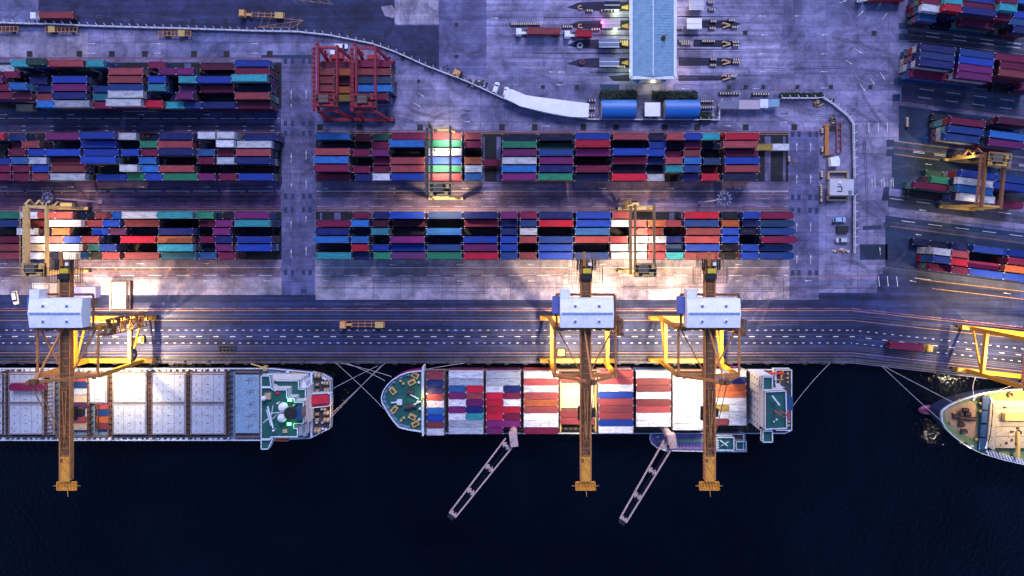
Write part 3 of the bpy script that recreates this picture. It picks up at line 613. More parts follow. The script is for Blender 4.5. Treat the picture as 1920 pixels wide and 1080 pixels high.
# ---------------- ship one, on the left -------------------------------------
s1, hp = hull('cargo_ship', [(-260,690),(511,690),(584,697),(606,703),(621,712),(622,755),(621,802),(600,812),(583,821),(511,825),(-260,825)], 3.0, m_hull, m_steel,
   'left container ship with pale hatch covers and green stern bridge deck')
mb = MB()   # hatch coamings
for x0, x1 in ((-250,-192),(-178,-120),(-108,-50),(-38,2),(14,80),(85,124),(127,164),(166,202),(209,277),(282,350),(354,424),(441,487)):
    q = PZ(4.4, [(x0, 698), (x1, 698), (x1, 819), (x0, 819)]); mb.rim(q, 3.0, 4.4, .5)
part(mb, 'hatch_coaming', m_hatch2, s1)
def hatch(par, x0, y0, x1, y1, z, n=3, mt=None):
    q = PZ(z, [(x0, y0), (x1, y0), (x1, y1), (x0, y1)]); mb = MB(); mb.prism(q, z-.7, z, 0)
    X0, X1, Y1, Y0 = q[0][0], q[1][0], q[0][1], q[2][1]
    for i in range(n):     # rusty cell sockets in rows and shallow seams
        x = X0+(X1-X0)*(i+.5)/n; k = int((Y1-Y0)/2.5)
        for j in range(k): mb.box((x, Y0+(Y1-Y0)*(j+.5)/k, z+.05), (.14 if i != n//2 else .8, .8 if i != n//2 else .14, .14), 1)
    for i in range(1, 3): mb.box((X0+(X1-X0)*i/3, (Y0+Y1)/2, z+.012), (.09, Y1-Y0-.2, .03), 1)
    mb.rim(inset(q, .3), z, z+.16, .22, 1)
    part(mb, 'hatch_cover', [mt or m_hatch, m_hatch2], par)
for x0, x1 in ((-250,-192),(-178,-120),(-108,-50),(-38,9),(16,81),(211,274),(284,348),(357,422)):
    hatch(s1, x0, 700, x1, 755.4, 6.0); hatch(s1, x0, 757.4, x1, 815, 6.0)
hatch(s1, 166, 700, 200, 756, 6.0, 1); hatch(s1, 88, 700, 101, 815, 6.0, 1)
for x in (5, 12, 84, 104, 125, 164, 204, 208, 278.5, 281.5, 351, 354.5, 425, 429):      # lashing bridges between the bays
    mb = MB(); a, b = W(x, 697, 6.6), W(x, 818, 6.6); mb.bar(a, b, .3, .2, 0)
    for j in range(12): p = a.lerp(b, j/11); mb.box((p.x, p.y, 4.9), (.3, .3, 3.6), 0)
    part(mb, 'lashing_bridge', m_rust, s1)
for x in range(0, 440, 11):
    for y in (694, 821): mb = MB(); p = W(x+random.uniform(-2,2), y, 3); mb.box((p.x, p.y, 3.45), (random.uniform(.5,1.6), random.uniform(.5,1.1), .9), 0); part(mb, 'deck_fitting', m_white, s1)
deckbox(s1, 'hatch_cover', 441, 703, 486, 812, 3, 4.6, paint('hatch_light_blue', (.24,.37,.52), .6, 0, .45, (.12,.16,.22), .3))
mb = MB()
for x, y in ((466,713),(468,735),(470,758),(468,780),(466,800)):
    p = W(x, y, 4.6)
    mb.box((p.x, p.y, 4.7), (.1, 2.2, .15)); mb.box((p.x, p.y, 4.72), (2.6, .1, .1)); mb.box((p.x+1.2, p.y+.6, 4.7), (1.2, .1, .1))
part(mb, 'cell_guide', m_hatch2, s1)
# containers inside the open holds
def hold(ox, rows, z0, bname, pitch=2.5, y0=704):
    res = []
    for k, (y, c, t, Lc) in enumerate(rows): p = W(ox, y, z0+t*TH); res.append([[p.x, p.y, Lc, c, t]])
    place_rows(res, bname, z0=z0, group='containers on the left ship')
hold(147, [(709,'R',1,20),(722,'b',1,20),(735,'w',1,20),(748,'D',1,20),(761,'p',1,20),(774,'w',1,20),(787,'R',1,20),(800,'D',1,20)], 2.2, 'open bay of left ship')
hold(193, [(761,'R',1,20),(774,'b',1,20),(787,'O',1,20),(799,'r',1,20)], 2.1, 'half open bay of left ship')
hold(49, [(726.5,'M',1,40)], 6.05, 'hatch top of left ship')
for i in range(0):
    for x in (168, 177): p = W(x, 762+i*6.4, 4); mb.bar((p.x-.6, p.y, 4.4), (p.x+.9, p.y, 4.4), .2, .3)
mb = MB()
for x in (90,):
    for i in range(16): p = W(x, 703+i*7.2, 6.2); mb.bar((p.x-.8, p.y-.2, 6.4), (p.x+1.6, p.y+.2, 6.4), .16, .3)
part(mb, 'cell_guide', m_rust, s1)
for x in (168, 179, 184): mb = MB(); mb.bar(W(x, 760, 5), W(x, 808, 5), .3, .5); part(mb, 'cell_guide', m_rust, s1)
# accommodation block
ZT = 19
st = thing('superstructure', (0,0,0), 0, None, None); st.parent = s1
def sb(name, pts, z0, z1, mw, mt, rl=True, zr=None):
    q = PZ(z1, pts); mb = MB(); mb.prism(q, z0, z1, 1, 0); part(mb, name, [mw, mt], st)
    if rl: part(rail(inset(q, .12), z1, h=1.0, wd=.32), 'railing', m_rail, st)
sb('bridge_deck', [(491,725),(510,725),(514,729),(540,729),(540,745),(554,745),(554,752),(571,752),(571,793),(553,793),(553,801),(560,801),(560,818),(511,818),(507,822),(491,822)], 14.5, ZT, m_white, m_green)
sb('bridge_wing', [(491,703),(508,703),(511,724.5),(491,724.5)], 17, ZT, m_white, m_green)
sb('bridge_wing', [(491,822.5),(507,822.5),(510,820),(514,820),(505,841),(491,841)], 17, ZT, m_white, m_green)
sb('lower_deck', [(491,712),(562,712),(562,728),(575,728),(575,796),(562,796),(562,818),(491,818)], 3, 14.4, m_white, m_green)
sb('boat_deck', [(491,706),(572,706),(572,820),(491,820)], 3, 8.5, m_white, m_dark)
deckbox(st, 'exhaust_casing', 558, 716, 574, 744, 3, 11.5, m_white); deckbox(st, 'exhaust_casing', 560, 793, 572, 817, 3, 11.5, m_white)
mb = MB(); p = W(544, 775, 23); mb.tube((p.x, p.y, 17), (p.x, p.y, 23), 2.1, 16, 0); mb.tube((p.x, p.y, 23), (p.x, p.y, 23.1), 1.8, 16, 0); mb.box((p.x+2.2, p.y-.3, 20), (3, 3.6, 5), 1); part(mb, 'funnel', [m_black, m_blu], st)
for x, y, r in ((531.5, 763, 1.65), (529.5, 783, 1.55), (495, 746.5, .85), (516, 732, .3), (521,756,.35), (513, 807, .4), (551,760,.3)):
    p = W(x, y, 21); mb = MB(); mb.tube((p.x, p.y, 18.5), (p.x, p.y, 21), r*.4, 8); mb.sphere((p.x, p.y, 21.3), r, n=14); part(mb, 'radar_dome', m_white, st)
mb = MB(); mb.tube(W(502,762,22), W(512,803,22), .28, 8); mb.tube(W(500,768,21), W(508,798,21), .2, 8); mb.bar(W(506,775,22), W(534,772,22), .2); mb.bar(W(506,790,21), W(527,770,21), .2); mb.bar(W(512,760,21), W(508,786,21), .2)
p = W(507, 782, 19); mb.tube((p.x, p.y, 19), (p.x, p.y, 26), .25, 8, 0, .12); part(mb, 'mast', m_rail, st)
deckbox(st, 'roof_locker', 496, 738, 507, 749, 19, 20.2, m_tan); deckbox(st, 'roof_locker', 530, 806, 538, 812, 19, 20, m_tan); deckbox(st, 'roof_locker', 516, 735, 524, 739, 19, 19.7, m_redb)
deckbox(st, 'roof_locker', 556, 771, 562, 781, 19, 20, m_white)
for x, y in ((543, 750), (542, 795)): deckbox(st, 'skylight', x-4, y-3, x+4, y+3, 19, 19.8, m_white, glow('lamp_green', (.15,.9,.25), 1.2))
mb = MB()
for i in range(7): mb.bar(W(570+i*2, 765, 12), W(570+i*2, 790, 9), .12); 
for i in range(5): mb.bar(W(568, 765+i*6, 12), W(584, 765+i*6, 10), .12)
part(mb, 'stair_grating', m_rail, st)
# lifeboats
mb = MB(); q = PZ(8, [(579,744),(583,741.5),(613,739.5),(617,741),(617,757),(614,759),(583,762),(579,760)]); mb.prism(q, 5, 8, 0, 0, .9); mb.prism(inset(q, .7), 8, 8.7, 0); part(mb, 'lifeboat', [m_redb], s1)
mb = MB(); mb.rim(inset(q, -.5), 5.4, 8.1, .35); part(mb, 'lifeboat_cradle', m_rail, s1)
mb = MB(); q = PZ(8, [(513,822),(517,820),(538,820),(543,822),(543,826),(538,828),(517,827.5)]); mb.prism(q, 5.5, 8, 0, 0, .8); mb.prism(inset(q, .6), 8, 8.9, 0); part(mb, 'lifeboat', [m_orb], s1)
sd = PZ(5, [(585,698),(606,703),(621,712),(622,755),(621,802),(600,812),(585,820)]); mb = MB(); mb.prism(sd, 3, 5, 1, 0); part(mb, 'stern_deck', [m_white, m_dark], s1)
part(rail(inset(sd, .15), 5, wd=.22), 'railing', m_rail, s1)
mb = MB(); mb.bar(W(584.5,698,5.6), W(584.5,820,5.6), .7, 1.2); part(mb, 'stern_bulkhead', m_rail, s1)
for x, y, s_ in ((597,704,1.3),(613,718,1.1),(614,731,1.1),(596,721,.7),(596,733,.7),(614,774,1.2),(614,787,1.3),(596,776,.8),(596,787,.8),(597,807,1.4)): winch(s1, x, y, 5, s_)
for x, y in ((604,766),(610,766),(607,708),(606,717),(611,710),(606,803),(612,804),(606,791),(595,791)): vent(s1, x, y, 5, .5, .9)
for x0,y0,x1,y1 in ((522,699,534,703),(547,699,575,702)): mb = MB(); mb.bar(W(x0,y0,4), W(x1,y1,4), .5, .5); part(mb, 'stowed_gangway', m_tan, s1)
deckbox(s1, 'deck_locker', 536, 696, 542, 699, 3, 4.2, m_white)
# ---------------- ship two, in the middle -----------------------------------
s2, hp = hull('cargo_ship', [(792,692),(1483,692),(1483,806),(1470,812),(792,812)], 1.4, m_hull, m_dark, 'middle container ship loaded with containers under two yellow cranes')
bow = PZ(5.5, [(792.4,693.7),(765,697),(750,702.5),(735.6,711.6),(726,721),(719.4,731),(715.6,744),(717,754),(724,766),(731,778),(739,789),(748.6,800),(765,804.5),(792.4,808.8)])
mb = MB(); mb.prism(bow, -4.5, 5.5, 1, 0, .93); part(mb, 'forecastle', [m_hullr, m_green], s2)
mb = MB(); mb.rim(inset(bow, .1), 5.5, 6.9, .28); part(mb, 'bulwark', m_rail, s2)
mb = MB(); mb.rim(inset(bow, .9)[1:-1], 5.5, 5.9, .5, closed=False)
for i, p in enumerate(inset(bow, 1.0)[1:-1]): mb.box((*p, 5.9), (1.0, .7, .8))
part(mb, 'mooring_chock', m_steel, s2)
for x, y, a in ((778,704,-.5),(772,717,.5),(736,733,-.9),(739,768,.9),(773,782,-.45),(779,795,.5)):
    p = W(x, y, 6.3); mb = MB(); mb.box((p.x, p.y, 5.9), (2.7, 1.8, .8), 0, R(90)*a/1.6+0); mb.box((p.x, p.y, 6.4), (1.6, .7, .3), 1, R(90)*a/1.6); part(mb, 'deck_hatch', [m_gold, m_rust], s2)
for x, y in ((752,713),(757,718),(758,782),(753,787),(786,716),(788,765),(787,785),(784,752),(750,757)): vent(s2, x, y, 5.5, .5, 1.2, m_gold if x < 760 else m_white)
for x, y in ((770,735),(775,760),(766,763)): winch(s2, x, y, 5.5, 1.3, m_dark)
mb = MB(); mb.bar(W(733,755,6.5), W(745,754,6.5), .4); mb.bar(W(762,766,6.5), W(789,752,6.5), .5); mb.bar(W(765,737,6.5), W(785,748,6.5), .4); p = W(749,754,6.5); mb.box((p.x, p.y, 6.2), (1.8,1.8,1.4)); part(mb, 'anchor_windlass', m_rail, s2)
mb = MB(); mb.box((*W(793.5,752,7).xy, 4.8), (.6, 24.5, 6)); part(mb, 'breakwater', m_rail, s2)
mb = MB(); p = W(791, 752, 12); mb.tube((p.x, p.y, 5), (p.x, p.y, 14), .35, 8, 0, .2); mb.bar((p.x, p.y-1.6, 11), (p.x, p.y+1.6, 11), .25); part(mb, 'foremast', m_gold, s2)
for x in (909, 979, 1048.5, 1120, 1190, 1259, 1330, 1401):
    mb = MB(); a, b = W(x, 696, 4), W(x, 808, 4); mb.bar(a, b, .8, .3)
    for j in range(10): p = a.lerp(b, j/9); mb.box((p.x, p.y, 2.7), (.3, .3, 2.6))
    part(mb, 'lashing_bridge', m_rust, s2)
mb = MB(); mb.bar(W(800,693.5,2.6), W(1400,693.5,2.6), .5, 1.8); part(mb, 'side_rail', m_hatch2, s2)
ZS = 1.75
def bay(cx, name, rows, y0=703.2, t=3, z0=ZS):
    res = []
    for k, r in enumerate(rows):
        if r in (None, '-'): continue
        it = []; p = W(cx, y0+13.05*k, z0+t*TH)
        for j, c in enumerate(r):
            if c == '.': continue
            Lc = 20 if (len(r) == 2 or name.startswith('first')) else 40
            dx = 0 if len(r) == 1 else (-3.12, 3.12)[j]
            it.append([p.x+dx, p.y, Lc, c, t])
        res.append(it)
    place_rows(res, name+' of middle ship', z0=z0, group='containers on the middle ship')
bay(816.2, 'first bay', ['m','R','b','N','r','W','L','B','r'][:0] or ['R','b','N','r','W','L','B','r','W'], y0=705.6)
bay(873.7, 'second bay', ['W','w',('l','C'),('P','R'),('W','P'),('P','N'),('W','T'),'w','w'])
bay(943.8, 'third bay', ['w','w',('W','N'),('C','M'),('C','W'),'C',('C','M'),'P',('P','.')])
bay(1014.6, 'fourth bay', ['W','R','W','R','O','r','W','W','M'])
bay(1155, 'sixth bay', ['r','R','W','B','R','r','R','B','W'], y0=701.5)
bay(1225.6, 'seventh bay', ['W','r','r','W','r','R','W','W'], y0=702.5)
bay(1294, 'eighth bay', ['W','W','W','W','W','W','W','W'], y0=709)
bay(1367, 'last bay', ['W','N','O','O','W',('Y','W'),('W','W'),('r','W')], y0=700)
bay(1082, 'fifth bay', ['R'], y0=710, t=2); bay(1082, 'fifth open bay', ['R','R'], y0=776.5, t=2)
deckbox(s2, 'hold_floor', 1050, 718, 1117, 768, 1.4, 2.4, m_hold)
mb = MB()
for x in (1050.5, 1116): 
    mb.bar(W(x, 700, 5), W(x, 808, 5), .45, 3)
for i in range(8): p = W(1052+i*9, 803, 3); mb.box((p.x, p.y, 2.6), (1.1, .7, 1.6))
part(mb, 'cell_guide', m_gold, s2)
# aft house
s2t = thing('superstructure', (0,0,0), 0, None, None); s2t.parent = s2; st = s2t
sb('lower_deck', [(1403,712),(1470,712),(1470,795),(1403,795)], 1.4, 5, m_white, m_dark, False)
sb('accommodation', [(1424,706),(1452,706),(1455,727),(1472,727),(1474,806),(1452,806),(1424,806)], 5, 16.5, m_white, m_dark, False)
mb = MB()   # cabin windows on the west wall
a = W(1424, 706, 16.5)
for iz in range(4):
    for iy in range(7): mb.box((a.x-.03, a.y-1.2-iy*2.6, 6.6+iz*2.6), (.10, .7, .8))
part(mb, 'window', glow('cabin_window', (.10,.12,.18), .0), st)
sb('bridge_wing', [(1428,705),(1447,705),(1447,731),(1428,731)], 17.2, 18.6, m_white, m_green)
sb('bridge_wing', [(1428,806),(1447,806),(1447,828),(1428,828)], 17.2, 18.6, m_white, m_green)
sb('bridge', [(1432,733),(1472,731),(1474,802),(1432,804)], 16.6, 20.6, m_white, m_green)
mb = MB(); q = W(1436, 735, 20.7); q2 = W(1436, 800, 20.7); mb.bar((q.x, q.y, 20.9), (q2.x, q2.y, 20.9), .5, .4); part(mb, 'wheelhouse_visor', m_rust, st)
mb = MB(); mb.bar(W(1448,742,23), W(1462,760,23), .5, .3); mb.tube(W(1456,752,20), W(1456,752,23), .2); part(mb, 'radar_scanner', m_rail, st)
mb = MB(); mb.bar(W(1462,770,22), W(1480,780,22), .2); mb.bar(W(1467,783,22), W(1482,775,22), .2); mb.bar(W(1478,768,22), W(1480,788,22), .3)
p = W(1475, 778, 26); mb.tube((p.x-2, p.y, 20), (p.x-2, p.y, 26), .25); part(mb, 'mast', paint('mast_red', (.6,.08,.08), .5), st)
deckbox(st, 'funnel', 1470, 745, 1487, 770, 5, 19, m_blu)
for x, y in ((1460,720),(1450,790),(1455,786)): vent(st, x, y, 20.6, .35, .6)
sd = PZ(4, [(1452,692),(1483,692),(1483,806),(1452,806)]); mb = MB(); mb.prism(sd, 1.4, 4, 1, 0); part(mb, 'stern_deck', [m_white, m_dark], s2); part(rail(inset(sd, .15), 4, wd=.25), 'railing', m_rail, s2)
mb = MB(); mb.bar(W(1437,699,5), W(1470,700,5), .5); mb.bar(W(1440,703,5), W(1468,697,5), .4); part(mb, 'provision_crane', m_redb, s2)
mb = MB(); mb.bar(W(1462,718,5), W(1468,694,5), .5); part(mb, 'davit', m_yel, s2)
deckbox(s2, 'deck_locker', 1408, 696, 1414, 702, 1.4, 3, m_white); deckbox(s2, 'rescue_boat', 1450, 707, 1456, 713, 4, 5.2, m_white)
for x, y in ((1476,700),(1476,708),(1476,716),(1478,790),(1478,797)): vent(s2, x, y, 4, .4, .7, m_gold)
for x, y in ((1414,795),(1420,800),(1410,788)): winch(s2, x, y, 1.6, 1.4, m_hatch2)
# ship's own cranes, jibs swung out over the water
m_pink = paint('jib_pink_grey', (.52,.37,.36), .5, 0, .3, (.3,.2,.15), .5)
def ship_crane(px, py, tipx, tipy, z=16.5):
    c = thing('deck_crane', (0,0,0), 0, None, None); c.parent = s2
    b = W(px, py, z); t = W(tipx, tipy, z+2.5); mb = MB(); mb.tube((b.x, b.y+.2, 1.4), (b.x, b.y+.2, z-1), 1.25, 14, 0); part(mb, 'pedestal', m_pink, c)
    d = (t-b); d.normalize(); n = Vector((-d.y, d.x, 0)); n.normalize()
    mb = MB(); q = Matrix.Rotation(R(12), 3, 'Z'); mb.box(b+Vector((0,-.6,.3)), (2.6, 4.6, 3.2), 0, R(8)); mb.box(b+Vector((0,-2.6,.6)), (3.0, 1.0, 2.2), 1, R(8)); part(mb, 'crane_house', [m_pink, m_black], c)
    mb = MB(); e = 1.75; a0 = b + d*2.0
    for s in (-1, 1): mb.bar(a0+n*s*e*1.05, t+n*s*e*.72, .42, .7)
    L = (t-a0).length
    for f in (.06, .36, .68, .985):
        p = a0.lerp(t, f); w_ = e*(1.05-.33*f); mb.bar(p+n*w_, p-n*w_, .9, .5); 
        for s in (-1, 1): mb.bar(p+n*s*w_*.98, p+n*s*w_*.3+d*.9, .35, .4); mb.bar(p+n*s*w_*.98, p+n*s*w_*.3-d*.9, .35, .4)
    part(mb, 'jib', m_pink, c)
    mb = MB(); mb.box(t+d*.6-Vector((0,0,.2)), (2.2, 1.4, 1.0), 0, math.atan2(n.y, n.x)); part(mb, 'jib_head', m_black, c)
    mb = MB()
    for s in (-.3, .3): mb.bar(b+Vector((0,0,2.4)), t+n*s, .06)
    part(mb, 'hoist_cable', m_black, c)
ship_crane(963, 819, 848, 966); ship_crane(1259, 822, 1168, 976)
# ---------------- barge alongside ------------------------------------------
s3, hp = hull('feeder_barge', [(1240,807),(1330,807),(1395,808),(1399,846),(1330,846),(1245,844),(1230,838),(1221,831),(1217,822),(1219,813),(1228,808)], .2, m_hull, m_purp,
   'small blue barge with purple hold alongside the middle ship')
s3['category'] = 'barge'
mb = MB()
for i in range(12): a = PZ(1.2, [(1262+i*6.2,811),(1267.6+i*6.2,811),(1267.6+i*6.2,843),(1262+i*6.2,843)]); mb.prism(a, .2, 1.2, 0); 
part(mb, 'hold_cover', m_purp, s3)
q = PZ(1.3, [(1262,823),(1336,823),(1336,829),(1262,829)]); mb = MB(); mb.prism(q, 1.2, 1.32, 0); part(mb, 'cover_stripe', m_pur2, s3)
st = thing('deckhouse', (0,0,0), 0, None, None); st.parent = s3
sb('cabin', [(1338,812),(1393,812),(1393,845),(1338,845)], .2, 3, m_white, m_dark)
sb('wheelhouse', [(1342,818),(1375,818),(1375,843),(1342,843)], 3, 5.6, m_white, m_green)
sb('aft_cabin', [(1378,826),(1398,826),(1398,842),(1378,842)], .3, 4, m_white, m_green)
mb = MB(); mb.bar(W(1350,825,7), W(1364,836,7), .35); mb.bar(W(1352,836,7), W(1366,828,7), .25); mb.tube(W(1358,831,5.6), W(1358,831,8), .15); part(mb, 'mast', m_rail, s3)
for x in range(5): vent(s3, 1346, 821+x*4.5, 5.6, .3, .4)
for x, y in ((1232,818),(1236,826),(1246,815),(1250,833),(1240,834)): winch(s3, x, y, .3, .7, m_rail)
# ---------------- ship three, right edge ------------------------------------
s4, hp = hull('cargo_ship', [(1762,777),(1764,769),(1776,760),(1790,753),(1805,747),(1828,740.5),(1852,735),(1880,731),(1920,728),(2040,727),(2300,742),(2300,884),(1990,880),(1950,875),(1915,870),(1880,862),(1839,850),(1820,841),(1805,832),(1785,817),(1770,802),(1764,790)], 7, m_hull, m_deckg2,
   'olive decked ship bow at the right edge with magenta bulb')
mb = MB(); a = W(1722, 769, -2.6); b_ = W(1800, 769, -2.6); mb.sphere((a.x+4.4, a.y, -3.3), 1, n=20); mb.v = [((v[0]-a.x-4.4)*4.6+a.x+4.6, (v[1]-a.y)*1.9+a.y, (v[2]+3.3)*1.0-3.3+.2) for v in mb.v]
mb.tube((a.x+5, a.y, -3.6), (b_.x, b_.y, -3.2), 1.7, 14); part(mb, 'bulbous_bow', paint('bulb_magenta', (.12,.006,.07), .5), s4)
m_cr = paint('worn_cream_hatch', (.50,.44,.32), .6, 0, .5, (.22,.10,.03), .35); deckbox(s4, 'hatch_cover', 1866, 752, 1990, 840, 7, 9, m_cr); 
q = PZ(9.3, [(1858,758),(1866,751),(1866,845),(1852,838)]); mb = MB(); mb.prism(q, 7, 9.2, 0); part(mb, 'deck_step', m_cr, s4)
mb = MB(); q = PZ(7.05, [(1772,771),(1782,764),(1800,757),(1822,752),(1830,760),(1828,790),(1833,812),(1822,822),(1806,815),(1786,800),(1774,788)]); mb.prism(q, 6.9, 7.05); part(mb, 'deck_plate', paint('worn_tan_deck', (.44,.27,.16), .7, 0, .5, (.12,.16,.08), .6), s4)
for y0 in (746, 771, 797, 822):
    q = PZ(8.6, [(1843-(y0-746)*.06, y0), (1857-(y0-746)*.05, y0-1), (1856-(y0-746)*.05, y0+22), (1842-(y0-746)*.06, y0+22)]); mb = MB(); mb.prism(q, 7, 8.6, 0); part(mb, 'store_hatch', m_blu, s4)
mb = MB(); mb.rim(PZ(8.2, [(1856,745),(1858,765),(1856,790),(1853,815),(1846,840)]), 8.2, 9.2, .35, closed=False); part(mb, 'hatch_rail', m_rail, s4)
for x, y in ((1790,780),(1800,795),(1810,783),(1812,776),(1808,768),(1822,785),(1805,808)): winch(s4, x, y, 7, .95, m_rust)
for x, y in ((1835,755),(1835,770),(1828,822),(1786,773),(1780,790)): vent(s4, x, y, 7, .5, 1.0, m_yel)
mb = MB(); a = W(1798, 783, 8); b_ = W(1832, 787, 8); mb.tube(a, b_, .5); mb.tube(W(1800,770,8), W(1806,800,8), .5); part(mb, 'anchor_windlass', m_rust, s4)
deckbox(s4, 'deck_house', 1885, 776, 1930, 789, 9, 11, m_gold); deckbox(s4, 'deck_gear', 1908, 810, 1913, 858, 9, 10, m_gold)
rg = random.Random(5)
for i in range(26):
    t_ = rg.random(); x = 1785+t_*135; yy = (748-t_*14 if i % 2 else 822+t_*38)+rg.uniform(0, 5); p = W(x, yy, 7); mb = MB(); mb.box((p.x, p.y, 7.4), (rg.uniform(.4,1.5), rg.uniform(.3,.8), .8), 0, rg.uniform(0,1)); part(mb, 'deck_fitting', rg.choice((m_rust, m_black, m_gold, m_rail)), s4)
for y in (765, 782, 800, 818): mb = MB(); mb.bar(W(1868, y, 9.02), W(1988, y, 9.02), .14, .08); part(mb, 'hatch_seam', m_rust, s4)
for i in range(10): p = W(rg.uniform(1870,1918), rg.uniform(757,835), 9); mb = MB(); mb.box((p.x, p.y, 9.2), (rg.uniform(.3,1.3), rg.uniform(.3,.8), .4)); part(mb, 'hatch_cleat', rg.choice((m_rust, m_gold, m_black)), s4)
mb = MB()
for i in range(13): p = W(1848+i*6, 846+i*1.7, 7); mb.box((p.x, p.y, 7.6), (.35, 2.2, 1.2), 0, R(25))
part(mb, 'frame_bracket', m_rail, s4)
# ---------------- mooring lines ----------------------------------------------
m_rope = paint('rope', (.5,.48,.52), .9, 0, .2)
def rope(a, b, label, sag=1.0):
    mb = MB(); A, B = Vector(a), Vector(b); prev = A
    for i in range(1, 9): t = i/8; p = A.lerp(B, t); p.z -= sag*4*t*(1-t); mb.tube(prev, p, .07, 6); prev = p
    tag(mb.build('mooring_line', m_rope), label, 'rope', 'mooring lines from ships to the quay')
q = lambda x, y, z: tuple(W(x, y, z))
rope(q(629,680,.6), q(731,778,6.6), 'long mooring rope crossing to the lower bow side of middle ship'); rope(q(640,681,.6), q(734,706,6.6), 'upper mooring rope to the bow of the middle ship')
rope(q(650,681,.6), q(722,714,6.6), 'mooring rope just below the upper bow rope of middle ship'); rope(q(722,681,.6), q(622,776,5.8), 'mooring rope from quay to stern corner of left ship')
rope(q(716,684,.6), q(620,783,5.8), 'lower twin mooring rope to the stern of left ship'); rope(q(708,686,.6), q(625,728,5.8), 'thin mooring rope to the upper stern of left ship')
rope(q(1556,681,.6), q(1484,765,4.6), 'single mooring rope at the stern of middle ship'); rope(q(1653,686,.6), q(1766,790,7.8), 'long mooring rope running to the tip of right ship')
rope(q(1656,686,.6), q(1786,754,7.8), 'second mooring rope reaching the upper bow of right ship'); rope(q(1830,707,.6), q(1826,741,7.8), 'short mooring rope straight down to right ship')
rope(q(1930,716,.6), q(1868,734,7.8), 'mooring rope behind the right yellow crane')
rope(q(870,681,.6), q(770,698,6.6), 'slack breast rope at the bow of middle ship')
